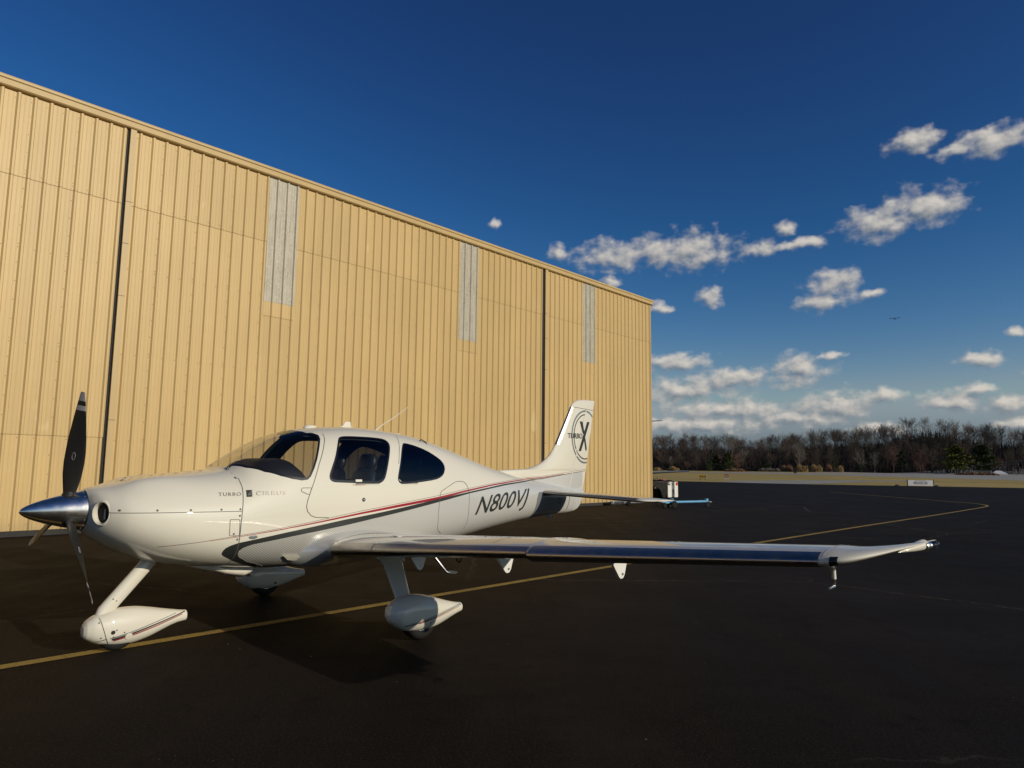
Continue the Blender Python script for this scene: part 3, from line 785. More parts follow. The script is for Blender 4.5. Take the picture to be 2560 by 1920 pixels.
# silver lower body with a fine woven print that fades out towards the tail
def weave(m):
    nt = m.node_tree; t = NT(nt); b = nt.nodes['Principled BSDF']
    tc = t.n('ShaderNodeTexCoord').outputs['Object']; x, y, z = t.sep(tc)
    u = t.math('SINE', t.math('MULTIPLY', t.math('ADD', x, t.math('MULTIPLY', z, .12)), 2 * math.pi / .026))
    w = t.math('SINE', t.math('MULTIPLY', t.math('SUBTRACT', z, t.math('MULTIPLY', x, .10)), 2 * math.pi / .020))
    p = t.smooth(t.math('MULTIPLY', u, w), -.15, .25)
    fade = t.math('MULTIPLY', t.smooth(x, 4.15, 2.2), .75)
    # lighter towards the rear, where the print runs out into pale silver
    base = t.mix(t.smooth(x, 1.8, 4.4), (.56, .545, .495, 1), (.60, .59, .55, 1))
    c = t.mix(t.math('MULTIPLY', p, fade), base, (.20, .195, .18, 1))
    nt.links.new(c, b.inputs['Base Color'])
weave(SILVER)
LOW = [(1.574,.804),(1.585,.785),(1.604,.763),(1.701,.714),(1.843,.671),(1.93,.640),(2.0,.5965)] + [(2.05 + .1 * i, section(2.05 + .1 * i)[1] + .0005) for i in range(49)] + [(6.96,.934),(7.13,.934),(7.26,.943),(7.35,.958),(7.415,.99),(7.465,1.04),(7.505,1.118),(7.58,1.245)]
band('silver_lower_paint', [p for p in CH_L if p[0] < 7.5] + [(7.582, 1.5585)], LOW, SILVER, 360, 40, .0016, clus=True)
band('slate_tail_patch', [(6.145,.9),(6.20,1.17),(6.262,1.262),(6.5,1.262),(7.0,1.255),(7.04,1.15)], [(6.145,.887),(6.2,.893),(6.5,.908),(6.88,.928),(6.95,1.0),(7.04,1.13)], DGREY, 90, 36, .0045, clus=True)
def gapline(name, pts, wid=.005, mat=GAP, sides=(1, -1), off=.0032, parent=BODY, closed=False):
    """narrow joint line that follows the skin; pts are (x, z)"""
    for sd in sides:
        dense = []
        P = pts + ([pts[0]] if closed else [])
        for a, b in zip(P[:-1], P[1:]):
            m = max(1, int(math.hypot(b[0] - a[0], b[1] - a[1]) / .03))
            dense += [(a[0] + (b[0] - a[0]) * k / m, a[1] + (b[1] - a[1]) * k / m) for k in range(m)]
        dense.append(P[-1])
        v, f = [], []
        for i, p in enumerate(dense):
            a, b = dense[max(0, i - 1)], dense[min(len(dense) - 1, i + 1)]
            dx, dz = b[0] - a[0], b[1] - a[1]; l = math.hypot(dx, dz) or 1
            for t in (-.5, .5):
                x, z = p[0] - dz / l * wid * t, p[1] + dx / l * wid * t
                v.append((x, sd * (WID(x, z) + off), z))
        for i in range(len(dense) - 1): f.append((2 * i, 2 * i + 1, 2 * i + 3, 2 * i + 2))
        af(name, v, f, mat, parent, recalc=False)
gapline('cowl_joint', [(1.586,1.523),(1.601,1.471),(1.60,1.388),(1.589,1.316),(1.567,1.174),(1.558,1.071),(1.555,.969),(1.555,.901)], .006)
gapline('cowl_split', [(.54,1.194),(.813,1.191),(1.174,1.187),(1.564,1.182)], .005)
gapline('door_joint', [(2.575,1.985),(2.557,1.929),(2.54,1.885),(2.483,1.798),(2.377,1.621),(2.318,1.495),(2.294,1.439),(2.257,1.361),(2.217,1.261),(2.205,1.206),(2.219,1.156),(2.259,1.116),(2.311,1.097),(2.46,1.088)], .006)
gapline('door_joint', [(3.56,1.955),(3.519,1.883),(3.481,1.816),(3.437,1.736),(3.395,1.63)], .005)
gapline('oil_door_joint', [(1.462,1.113),(1.540,1.109),(1.547,1.10),(1.549,.975),(1.543,.966),(1.463,.970),(1.458,.98),(1.457,1.10)], .004, closed=True)
gapline('baggage_door_joint', [(4.113,.82),(4.03,.87),(4.006,.903),(3.996,1.0),(3.992,1.064),(4.019,1.262),(4.031,1.302),(4.06,1.325),(4.119,1.347),(4.308,1.419),(4.36,1.43),(4.46,1.43),(4.509,1.417),(4.55,1.39),(4.571,1.359),(4.593,1.274),(4.58,1.064),(4.579,.922),(4.56,.86),(4.535,.808)], .006, sides=(1,))
def stud(name, x, z, r, mat=GAP, sides=(1, -1), off=.003, n=10, parent=BODY, sz=1.0):
    for sd in sides:
        v = [(x, sd * (WID(x, z) + off + r * .12), z)]; f = []
        for k in range(n):
            a = 2 * math.pi * k / n; xx, zz = x + r * math.cos(a), z + r * sz * math.sin(a); v.append((xx, sd * (WID(xx, zz) + off), zz))
        f = [(0, k + 1, (k + 1) % n + 1) for k in range(n)]
        af(name, v, f, mat, parent, recalc=False)
for x, z in ((.601,1.214),(.858,1.21),(1.12,1.206),(1.381,1.202),(1.551,1.2),(1.545,1.143),(1.498,.984),(1.536,.932),(1.584,1.479)): stud('cowl_fastener', x, z, .009)
stud('door_lock', 2.877, 1.254, .021, CHAR); stud('door_lock_core', 2.877, 1.254, .008, METAL, off=.008)
stud('side_vent', 1.680, .945, .042, DGREY, sz=.42, n=20)
stud('tail_hatch_recess', 6.832, 1.12, .06, CHAR, n=4) if False else gapline('tail_hatch', [(6.79,1.152),(6.88,1.150),(6.882,1.088),(6.79,1.089)], .012, DARK, closed=True, off=.005)
gapline('door_hinge_outline', [(2.152,1.368),(2.165,1.384),(2.262,1.383),(2.243,1.322),(2.218,1.322),(2.152,1.351)], .005, closed=True)
# ---- lettering
def text_tris(body, shear=0.0, maxlen=.05, space=1.0, bold=0.0):
    c = bpy.data.curves.new('txt', 'FONT'); c.body = body; c.shear = shear; c.space_character = space; c.offset = bold; c.resolution_u = 4
    o = bpy.data.objects.new('txt', c); COL.objects.link(o)
    dg = bpy.context.evaluated_depsgraph_get(); me = bpy.data.meshes.new_from_object(o.evaluated_get(dg))
    bm = bmesh.new(); bm.from_mesh(me)
    bmesh.ops.remove_doubles(bm, verts=bm.verts, dist=1e-5)
    bmesh.ops.triangulate(bm, faces=bm.faces)
    for _ in range(5):
        es = [e for e in bm.edges if e.calc_length() > maxlen * 3]
        if not es: break
        bmesh.ops.subdivide_edges(bm, edges=es, cuts=1); bmesh.ops.triangulate(bm, faces=bm.faces)
    bm.verts.index_update()
    v = [(p.co.x, p.co.y) for p in bm.verts]; f = [tuple(q.index for q in g.verts) for g in bm.faces]; bm.free()
    bpy.data.objects.remove(o); bpy.data.curves.remove(c); bpy.data.meshes.remove(me)
    x0, x1 = min(p[0] for p in v), max(p[0] for p in v); y0, y1 = min(p[1] for p in v), max(p[1] for p in v)
    return [((a - x0) / (x1 - x0), (b - y0) / (y1 - y0)) for a, b in v], f
def lettering(name, body, o, eu, ev, mat, sides=(1,), off=.0042, parent=BODY, space=1.0, bold=0.0, ml=.05):
    uv, f = text_tris(body, 0.0, ml, space, bold)
    for sd in sides:
        v = []
        for a, b in uv:
            if sd < 0: a = 1 - a
            if sd < 0: x, z = o[0] + a * eu[0] + (1 - b) * 0 + b * ev[0] * 0 + ev[0] * .5, o[1] + a * eu[1] + b * ev[1]
            else: x, z = o[0] + a * eu[0] + b * ev[0], o[1] + a * eu[1] + b * ev[1]
            v.append((x, sd * (WID(x, z) + off), z))
        af(name, v, f, mat, parent, smooth=False, recalc=False)
lettering('registration_number', 'N800VJ', (4.672,.938), (1.165,.083), (.190,.300), CHAR, (1, -1), space=1.0, bold=.008)
EMB = pmat('raised_silver_letters', (.30, .285, .25), .45, metal=.3)
lettering('nose_lettering', 'TURBO', (1.371,1.319), (.20,.0), (.006,.031), EMB, (1, -1), space=1.25, off=.006)
lettering('nose_lettering', 'CIRRUS', (1.705,1.321), (.285,.002), (.004,.038), EMB, (1, -1), space=1.25, bold=.012, off=.006)
def quadpatch(name, pts, mat, off, parent=BODY, n=6, sides=(1, -1)):
    """patch on the skin spanned by four (x, z) corners"""
    for sd in sides:
        v, f = [], []
        for i in range(n + 1):
            for k in range(n + 1):
                s, t = i / n, k / n
                x = (1 - s) * (1 - t) * pts[0][0] + s * (1 - t) * pts[1][0] + s * t * pts[2][0] + (1 - s) * t * pts[3][0]
                z = (1 - s) * (1 - t) * pts[0][1] + s * (1 - t) * pts[1][1] + s * t * pts[2][1] + (1 - s) * t * pts[3][1]
                v.append((x, sd * (WID(x, z) + off), z))
        for i in range(n):
            for k in range(n): q = i * (n + 1) + k; f.append((q, q + 1, q + n + 2, q + n + 1))
        af(name, v, f, mat, parent, recalc=False)
quadpatch('nose_badge', [(1.625,1.369),(1.674,1.370),(1.668,1.310),(1.619,1.308)], CHAR, .005)
gapline('badge_mark', [(1.634,1.322),(1.652,1.356),(1.632,1.352),(1.655,1.324),(1.664,1.36)], .005, EMB, off=.008)
quadpatch('door_placard', [(2.78,1.438),(2.86,1.438),(2.86,1.462),(2.78,1.462)], CREAM, .0045, sides=(1,))
gapline('door_sill_text', [(2.74,1.407),(2.90,1.406)], .004, RED, sides=(1,))
# entry step on the wing root and the panel below the door
# ---- fin and rudder
def fin():
    zs = [.93,.936,.945,.955,.967,.99,1.024,1.07,1.113,1.17,1.239,1.33,1.42,1.46,1.48,1.50,1.52,1.54,1.555,1.565,1.572,1.578,1.584,1.589,1.60,1.61,1.621,1.638,1.655,1.675,1.696,1.72,1.75,1.78,1.806,1.84,1.88,1.92,1.969,2.05,2.15,2.25,2.35,2.45,2.52,2.583,2.62,2.652,2.675,2.69,2.70,2.706,2.708]
    us = [(i / 34) ** 1.7 for i in range(35)]
    rings = []
    for z in zs:
        le, te = interp(FIN_LE, z), interp(FIN_TE, z); T = interp(FIN_T, z); r = []
        for u in us: r.append((le + (te - le) * u, T * foil(u), z))
        for u in reversed(us[1:-1]): r.append((le + (te - le) * u, -T * foil(u), z))
        rings.append(r)
    mb = MB().loft(rings, True); return af('fin', mb.v, mb.f, WHITE, AIR, auto=50)
FIN = fin()
def finline(name, pts, wid, mat, off=.002, parent=FIN, sides=(1, -1)):
    gapline(name, pts, wid, mat, sides, off, parent)
finline('rudder_hinge_gap', [(7.085,.935),(7.117,1.037),(7.185,1.25)], .012, GAP, .004)
finline('rudder_hinge_gap', [(7.195,1.29),(7.292,1.531),(7.343,1.72),(7.464,2.023),(7.596,2.398),(7.65,2.55)], .010, PLATE, .003)
finline('fin_cap_joint', [(7.27,2.568),(7.45,2.562),(7.655,2.555),(7.88,2.55)], .007, GAP, .003)
def tks_fin():
    v, f = [], []; zs = [1.965 + (2.568 - 1.965) * i / 16 for i in range(17)]; us = [.10, .075, .05, .03, .015, .006, .0015, 0, ]
    prof = [(u, 1) for u in us] + [(u, -1) for u in reversed(us[:-1])]
    for z in zs:
        le, te = interp(FIN_LE, z), interp(FIN_TE, z); T = interp(FIN_T, z)
        for u, s in prof: v.append((le + (te - le) * u - .003 * (1 - u / .1), s * (T * foil(u) + .002), z))
    n = len(prof)
    for i in range(len(zs) - 1):
        for k in range(n - 1): q = i * n + k; f.append((q, q + 1, q + n + 1, q + n))
    af('fin_deicing_strip', v, f, TKS, FIN)
tks_fin()
def ring(name, c, r0, r1, a0, a1, mat, parent=FIN, n=60):
    for sd in (1, -1):
        v, f = [], []
        for i in range(n + 1):
            a = R(a0 + (a1 - a0) * i / n)
            for r in (r0, r1):
                x, z = c[0] + r * math.cos(a) * .93, c[1] + r * math.sin(a); x = min(x, interp(FIN_TE, z) - .004)
                v.append((x, sd * (WID(x, z) + .003), z))
        for i in range(n): f.append((2 * i, 2 * i + 1, 2 * i + 3, 2 * i + 2))
        af(name, v, f, mat, parent, recalc=False)
for a0, a1 in ((88, 226), (230, 318), (48, 85)): ring('fin_emblem_ring', (7.635, 2.11), .398, .427, a0, a1, MATS['slate_grey_paint'])
for a0, a1 in ((92, 215), (219, 290)): ring('fin_emblem_ring', (7.635, 2.11), .345, .363, a0, a1, CHAR)
def finpoly(name, pts, mat, off=.0045):
    for sd in (1, -1):
        v = [(x, sd * (WID(x, z) + off), z) for x, z in pts]; af(name, v, [tuple(range(len(v)))], mat, FIN, recalc=False, smooth=False)
finpoly('fin_emblem_x', [(7.464,2.348),(7.545,2.351),(7.60,2.195),(7.575,2.150),(7.545,2.18)], CHAR)
finpoly('fin_emblem_x', [(7.441,1.878),(7.512,1.878),(7.765,2.352),(7.69,2.354)], CHAR)
finpoly('fin_emblem_x', [(7.578,2.135),(7.605,2.185),(7.690,1.93),(7.682,1.882),(7.655,1.895)], CHAR)
lettering('fin_lettering', 'TURBO', (7.141,2.067), (.400,.010), (0,.082), CHAR, (1, -1), off=.006, parent=FIN, bold=.006)
# ---- wings
def naca(u, t, m=.02, p=.4):
    yt = 5 * t * (.2969 * math.sqrt(u) - .126 * u - .3516 * u * u + .2843 * u ** 3 - .1036 * u ** 4)
    yc = m / p ** 2 * (2 * p * u - u * u) if u < p else m / (1 - p) ** 2 * ((1 - 2 * p) + 2 * p * u - u * u)
    return yc + yt, yc - yt
US = [((i / 26) ** 2.0) for i in range(27)]
def wing_sec(y):
    """leading edge x, z, chord, thickness ratio"""
    le = 2.38 - .006 * (y - .72); z = .787 + .0743 * (y - .72)
    ch = 1.40 - (y - .6) * (1.40 - .80) / (5.47 - .6); t = .155 - .03 * (y - .6) / 4.9
    if y < .86:
        k = smoothstep(.92, .46, y); le -= .29 * k ** 1.7; ch += .49 * k ** 1.7; t += .045 * k; z -= .02 * k
    if y > 3.34 and y <= 5.47: le -= .030; ch += .030; z -= .012
    if y > 5.47:
        s = (y - 5.47) / (5.81 - 5.47); le = le - .03 * (1 - s) + .62 * s ** 2.4; te = 3.16 + .02 * s; ch = te - le; z = z - .012 * (1 - s) + .048 * s ** 1.6; t = t * (1 - .74 * s ** .7)
    return le, z, ch, t
def wing_pts(y, off=0.0, umax=1.0, usub=None):
    le, z, ch, t = wing_sec(y); up, lo = [], []
    for u in (usub or US):
        a, b = naca(u, t); up.append((u, a)); lo.append((u, b))
    loop = list(reversed(up)) + lo[1:]
    out = []
    for i, (u, a) in enumerate(loop):
        x, zz = u * ch, a * ch
        if off:
            p, q = loop[max(0, i - 1)], loop[min(len(loop) - 1, i + 1)]
            dx, dz = (q[0] - p[0]) * ch, (q[1] - p[1]) * ch; l = math.hypot(dx, dz) or 1
            x += dz / l * off; zz += -dx / l * off
        out.append((le + x, y, z + zz - .012 * (x / 1.4)))
    return out
SILVER2 = pmat('plain_silver_paint', (.50, .50, .49), .30, coat=.6, metal=.35)
def wing(sd):
    ys = [.30,.40,.46,.50,.54,.58,.62,.66,.70,.74,.78,.82,.86,.95,1.2,1.6,2.0,2.5,3.0,3.30,3.335,3.36,3.5,4.0,4.5,5.0,5.3,5.44,5.47,5.50,5.54,5.58,5.62,5.66,5.70,5.73,5.76,5.785,5.80,5.81]
    rings = [[(p[0], p[1] * sd, p[2]) for p in wing_pts(y)] for y in ys]
    mb = MB().loft(rings, True)
    w = af('wing', mb.v, mb.f, WHITE, AIR, auto=60)
    usub = [(i / 9) ** 1.8 * .045 for i in range(10)]
    def strip(name, y0, y1, n, mat, off, us=usub):
        rr = [[(p[0], p[1] * sd, p[2]) for p in wing_pts(y0 + (y1 - y0) * i / n, off, 1, us)] for i in range(n + 1)]
        m = MB().loft(rr, False, False); return af(name, m.v, m.f, mat, w, recalc=False)
    strip('deicing_panel', .84, 1.47, 4, TKS, .004); strip('deicing_panel', 1.48, 3.325, 8, TKS, .003); strip('deicing_panel', 3.36, 5.42, 10, TKS, .003, [(i / 9) ** 1.8 * .085 for i in range(10)])
    strip('wing_root_fairing', .50, .835, 10, SILVER2, .002, [(i / 22) ** 2 for i in range(23)])
    # joints on the upper skin: flap, aileron, wing tip
    def skinline(name, yu, wid, mat=GAP, off=.0015):
        v, f = [], []; dn = []
        for (y0, u0), (y1, u1) in zip(yu[:-1], yu[1:]):
            for k in range(12): dn.append((y0 + (y1 - y0) * k / 12, u0 + (u1 - u0) * k / 12))
        dn.append(yu[-1])
        def pt(y, u):
            le, z, ch, t = wing_sec(y); a, b = naca(max(0, min(1, u)), t); return (le + u * ch, y * sd, z + a * ch + off - .012 * (u * ch / 1.4))
        along = abs(yu[-1][0] - yu[0][0]) > .2
        for y, u in dn:
            if along: v += [pt(y, u), pt(y, u + wid / wing_sec(y)[2])]
            else: v += [pt(y - wid / 2, u), pt(y + wid / 2, u)]
        for i in range(len(dn) - 1): f.append((2 * i, 2 * i + 1, 2 * i + 3, 2 * i + 2))
        af(name, v, f, mat, w, recalc=False)
    skinline('flap_joint', [(.9, .73), (3.3, .73)], .012); skinline('aileron_joint', [(3.34, .76), (5.3, .76)], .010)
    skinline('flap_end_joint', [(3.32, .73), (3.32, .995)], .012); skinline('wing_tip_joint', [(5.44, .0), (5.44, .3), (5.44, .98)], .010, PLATE)
    skinline('tank_panel_joint', [(2.9, .09), (2.9, .6)], .006)
    # fuel cap
    mb = MB(); le, z, ch, t = wing_sec(1.5); a, b = naca(.22, t)
    mb.lathe((le + .22 * ch, 1.5 * sd, z + a * ch - .002), (0, 0, 1), [(0, .045), (.006, .045), (.007, .036), (.005, .034), (.005, 0)], 20); afb(mb, 'fuel_cap', PLATE, w)
    # hinge plates under the flap and aileron
    for y, dx in ((1.02, 0), (2.25, 0), (3.50, .0)):
        le, z, ch, t = wing_sec(y); zb = z + naca(.72, t)[1] * ch
        X = 3.33 + dx; v = []
        prof = [(X - .21, zb + .02), (X + .115, zb + .03), (X + .098, zb - .10), (X + .062, zb - .205), (X + .040, zb - .232), (X + .005, zb - .236), (X - .018, zb - .22)]
        n = len(prof)
        for yy in (-.011, .011): v += [(x, (y + yy) * sd, q) for x, q in prof]
        f = [tuple(range(n)), tuple(range(2 * n - 1, n - 1, -1))] + [(k, (k + 1) % n, n + (k + 1) % n, n + k) for k in range(n)]
        o = af('hinge_plate', v, f, PLATE, w, smooth=False)
        mb = MB(); mb.lathe((X + .028, (y - .016) * sd, zb - .20), (0, 1, 0), [(0, .011), (.032, .011)], 10); afb(mb, 'hinge_bolt', METAL, o)
    # tie-down ring
    mb = MB(); le, z, ch, t = wing_sec(2.05)
    zb = z + naca(.45, t)[1] * ch; c = Vector((2.92, 2.05 * sd, zb - .05))
    mb.tube([c + Vector((.028 * math.cos(2 * math.pi * k / 16), 0, .028 * math.sin(2 * math.pi * k / 16))) for k in range(17)], .007, 6, False); mb.tube([(2.92, 2.05 * sd, zb + .02), (2.92, 2.05 * sd, zb - .022)], .009, 6)
    afb(mb, 'tie_down_ring', CHAR, w)
    # tip light: fairing, lens and bulb
    tip = Vector((3.06, 5.80 * sd, wing_pts(5.78)[26][2] + .0))
    mb = MB(); mb.loft([[(2.705 + d * .9, (5.672 + d * .37) * sd + math.cos(2 * math.pi * k / 14) * r, 1.150 + d * .16 + math.sin(2 * math.pi * k / 14) * r * .95) for k in range(14)] for d, r in ((.08, .003), (.14, .012), (.20, .022), (.26, .029), (.30, .031))], True); afb(mb, 'tip_light_fairing', WHITE, w)
    ax = Vector((.8, .5 * sd, .08)).normalized(); c0 = Vector((2.975, 5.79 * sd, 1.190))
    mb = MB(); mb.lathe(c0, ax, [(-.004, .030), (.010, .030), (.014, .027), (.03, .026), (.04, .016), (.043, 0)], 16); afb(mb, 'position_light', CHROME, w)
    mb = MB(); mb.lathe(c0 + ax * .03, ax, [(0, .020), (.02, .024), (.045, .024), (.062, .016), (.068, .004)], 16); afb(mb, 'strobe_lens', LENS, w)
    # landing light window in the tip leading edge
    rr = [[(p[0] - .002, p[1] * sd, p[2]) for p in wing_pts(5.478 + .040 * i / 4, .003, 1, [(k / 6) ** 1.6 * .026 for k in range(7)])] for i in range(5)]
    m = MB().loft(rr, False, False); af('recognition_light_window', m.v, m.f, BLACKR, w, recalc=False)
    return w
WL = wing(1); WR = wing(-1)
# pitot tube, left wing only
zb = 1.075
mb = MB(); mb.tube([(2.775,5.35,zb+.02),(2.78,5.35,zb-.05)], [.020,.014], 10); afb(mb, 'pitot_base', WHITE, WL)
mb = MB(); mb.tube([(2.78,5.35,zb-.045),(2.785,5.35,zb-.095)], .0135, 10); afb(mb, 'pitot_sleeve', PLATE, WL)
mb = MB(); mb.tube([(2.785,5.35,zb-.09),(2.795,5.35,.948),(2.79,5.35,.938),(2.775,5.35,.935),(2.69,5.35,.932)], [.009,.009,.010,.010,.007], 10); afb(mb, 'pitot_tube', CHROME, WL)
# ---- tailplane
def tail(sd):
    def sec(y):
        s = max(0.0, (y - 1.78) / .17); le = 6.355 + .012 * y + .23 * s ** 2; te = 7.12 - .035 * y; z = 1.258 - .033 * y
        return le, z, te - le, .09 * (1 - .5 * s ** 3)
    ys = [.04,.12,.3,.7,1.2,1.6,1.78,1.82,1.86,1.89,1.92,1.94,1.95]
    def pts(y, us, off=0.0):
        le, z, ch, t = sec(y); up = [(le + u * ch - off * (1 - u / .1 if u < .1 else 0), y * sd, z + naca(u, t, 0, .4)[0] * ch + off) for u in us]; lo = [(le + u * ch - off * (1 - u / .1 if u < .1 else 0), y * sd, z - naca(u, t, 0, .4)[0] * ch - off) for u in us]
        return list(reversed(up)) + lo[1:]
    mb = MB().loft([pts(y, US) for y in ys], True); t = af('tailplane', mb.v, mb.f, WHITE, AIR, auto=60)
    us = [(k / 7) ** 1.7 * .10 for k in range(8)]
    m = MB().loft([pts(.2 + 1.56 * i / 8, us, .003) for i in range(9)], False, False); af('tail_deicing_strip', m.v, m.f, TKS, t, recalc=False)
    # elevator gap and root fillet
    v, f = [], []
    for i in range(11):
        y = .15 + 1.62 * i / 10; le, z, ch, tt = sec(y)
        for u in (.60, .615): v.append((le + u * ch, y * sd, z + naca(u, tt, 0, .4)[0] * ch + .0015))
    for i in range(10): f.append((2 * i, 2 * i + 1, 2 * i + 3, 2 * i + 2))
    af('elevator_joint', v, f, GAP, t, recalc=False)
    rr = []
    for y, g in ((.06, 1.9), (.14, 1.5), (.18, 1.2), (.215, 1.0)):
        le, z, ch, tt = sec(y); k = g - 1
        rr.append([(p[0] + (-.05 * k if p[0] < le + .2 else .03 * k), p[1], z + (p[2] - z) * g * 1.03) for p in pts(y, US)])
    m = MB().loft(rr, False); af('tail_root_fillet', m.v, m.f, WHITE, t, auto=60)
tail(1); tail(-1)
# tail tie-down
mb = MB(); pr = [(6.62,.93),(6.86,.945),(6.80,.885),(6.775,.862),(6.745,.86),(6.725,.875)]
for sy in (-.008, .008): mb.v += [(x, sy, z) for x, z in pr]
mb.f = [tuple(range(6)), tuple(range(11, 5, -1))] + [(k, (k + 1) % 6, 6 + (k + 1) % 6, 6 + k) for k in range(6)]
afb(mb, 'tail_tie_down', DGREY)
# ---- spinner and propeller
SZ = 1.203
mb = MB(); mb.lathe((0, 0, SZ), (1, 0, 0), [(.0, .0005)] + [(x, .168 * (x / .45) ** .56) for x in (.004,.012,.025,.045,.07,.10,.14,.18,.22,.26,.30,.34,.38,.42)] + [(.45, .168), (.452, .16), (.452, .05)], 48)
SPIN = afb(mb, 'spinner', CHROME)
mb = MB(); mb.lathe((.452, 0, SZ), (1, 0, 0), [(0, .163), (.006, .163)], 40); afb(mb, 'spinner_backplate', DARK, SPIN)
for k in range(20):
    a = 2 * math.pi * (k + .5) / 20; m2 = MB(); p = Vector((.432, .1665 * math.sin(a), SZ + .1665 * math.cos(a))); m2.lathe(p, (0, math.sin(a), math.cos(a)), [(0, .005), (.002, .004)], 6); afb(m2, 'spinner_screw', DGREY, SPIN)
XP = .34
def blade(phi):
    ph = R(phi); rad = Vector((0, math.sin(ph), math.cos(ph))); tan = Vector((0, math.cos(ph), -math.sin(ph))); axx = Vector((1, 0, 0)); c = Vector((XP, 0, SZ))
    CH = [(.10,.080),(.16,.105),(.22,.130),(.30,.160),(.40,.180),(.50,.184),(.62,.174),(.75,.146),(.85,.114),(.93,.084),(1.0,.052)]
    TH = [(.10,.052),(.16,.046),(.22,.036),(.35,.024),(.6,.016),(1.0,.006)]
    BE = [(.10,52),(.2,48),(.35,42),(.5,36),(.7,28),(1.0,19)]
    SW = [(.10,0),(.3,.002),(.5,.004),(.75,.0),(1.0,-.010)]
    rs = [.10,.13,.16,.19,.22,.26,.30,.35,.40,.45,.50,.56,.62,.68,.74,.80,.845,.846,.885,.886,.925,.926,.96,.985,1.0]
    rings = []
    for r in rs:
        ch, th, be, sw = interp(CH, r), interp(TH, r), R(interp(BE, r)), interp(SW, r)
        cd = tan * math.cos(be) + axx * math.sin(be); nd = axx * math.cos(be) - tan * math.sin(be)
        q = []
        for k in range(16):
            a = 2 * math.pi * k / 16; q.append(c + rad * r + cd * (ch / 2 * math.cos(a) + sw) + nd * (th / 2 * math.sin(a)))
        rings.append(q)
    mb = MB().loft(rings, True); n = 16; mi = []
    for i in range(len(rs) - 1):
        rm = (rs[i] + rs[i + 1]) / 2; mi += [1 if (.845 < rm < .886 or rm > .925) else 0] * n
    mi += [0, 1]
    b = af('propeller_blade', mb.v, mb.f, [BLADE, BLADEW], AIR, mi=mi, auto=50)
    m2 = MB(); m2.tube([c + rad * .06, c + rad * .125, c + rad * .165], [.066, .058, .036], 16); afb(m2, 'blade_boot', BLADE, b)
    # maker's oval on the blade face
    r = .46; be = R(interp(BE, r)); cd = tan * math.cos(be) + axx * math.sin(be); nd = axx * math.cos(be) - tan * math.sin(be)
    m3 = MB()
    for s in (-1, 1):
        o = c + rad * r + nd * s * (interp(TH, r) / 2 + .0015)
        m3.tube([o + cd * .014 * math.cos(2 * math.pi * k / 20) + rad * .032 * math.sin(2 * math.pi * k / 20) for k in range(21)], .0012, 4, False)
    afb(m3, 'blade_oval_mark', BLADEW, b)
for p in (10.5, 130.5, 250.5): blade(p)
# ---- cooling inlets beside the spinner
for sd in (1, -1):
    ax = Vector((-.86, .51 * sd, .0)).normalized(); c = Vector((.506, .298 * sd, 1.188))
    up = Vector((0, 0, 1)); rt = ax.cross(up).normalized()
    mb = MB(); rings = []
    for h, r in ((-.06,.118),(-.03,.116),(-.010,.110),(.000,.103),(.004,.095),(.001,.088),(-.03,.083),(-.06,.083)):
        rings.append([c + ax * h + rt * r * .86 * math.cos(2 * math.pi * k / 32) + up * r * math.sin(2 * math.pi * k / 32) for k in range(32)])
    mb.loft(rings, False); o = afb(mb, 'cooling_inlet', WHITE)
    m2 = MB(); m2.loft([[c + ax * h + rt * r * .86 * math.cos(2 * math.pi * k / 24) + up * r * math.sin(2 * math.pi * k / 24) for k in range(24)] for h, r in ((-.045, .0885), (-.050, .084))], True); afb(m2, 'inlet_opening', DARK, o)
    m3 = MB(); m3.box(c + ax * -.042 + up * -.010, (.006, .034, .085)); afb(m3, 'inlet_baffle', MATS['slate_grey_paint'], o, auto=None, smooth=False)
# ---- wheel fairings and legs
def pant(name, prof, y0, sd, nose=False, wx=None, par=None):
    rings = []; N = 28
    for x, zt, zb, w in prof:
        zc, hh = (zt + zb) / 2, (zt - zb) / 2; r = []
        for k in range(N):
            a = 2 * math.pi * k / N; ca, sa = math.cos(a), math.sin(a); e = 2 / 2.25
            r.append((x, y0 + math.copysign(abs(ca) ** e, ca) * w, zc + math.copysign(abs(sa) ** e, sa) * hh))
        rings.append(r)
    mb = MB().loft(rings, True); return af(name, mb.v, mb.f, WHITE, AIR, auto=55)
def psurf(prof, x, z):
    for i in range(len(prof) - 1):
        if x <= prof[i + 1][0]:
            t = (x - prof[i][0]) / (prof[i + 1][0] - prof[i][0]); q = [prof[i][k] + t * (prof[i + 1][k] - prof[i][k]) for k in range(4)]; break
    else: q = prof[-1]
    zc, hh = (q[1] + q[2]) / 2, (q[1] - q[2]) / 2; s = min(1, abs((z - zc) / hh)); return q[3] * (1 - s ** 2.25) ** (1 / 2.25)
def fine(prof, n=5):
    out = []
    for i in range(len(prof) - 1):
        p0, p1, p2, p3 = prof[max(0, i - 1)], prof[i], prof[i + 1], prof[min(len(prof) - 1, i + 2)]
        for k in range(n):
            t = k / n
            q = [.5 * (2 * p1[j] + (p2[j] - p0[j]) * t + (2 * p0[j] - 5 * p1[j] + 4 * p2[j] - p3[j]) * t * t + (3 * p1[j] - p0[j] - 3 * p2[j] + p3[j]) * t ** 3) for j in range(4)]
            q[0] = p1[0] + (p2[0] - p1[0]) * t; out.append(tuple(q))
    out.append(prof[-1]); return out
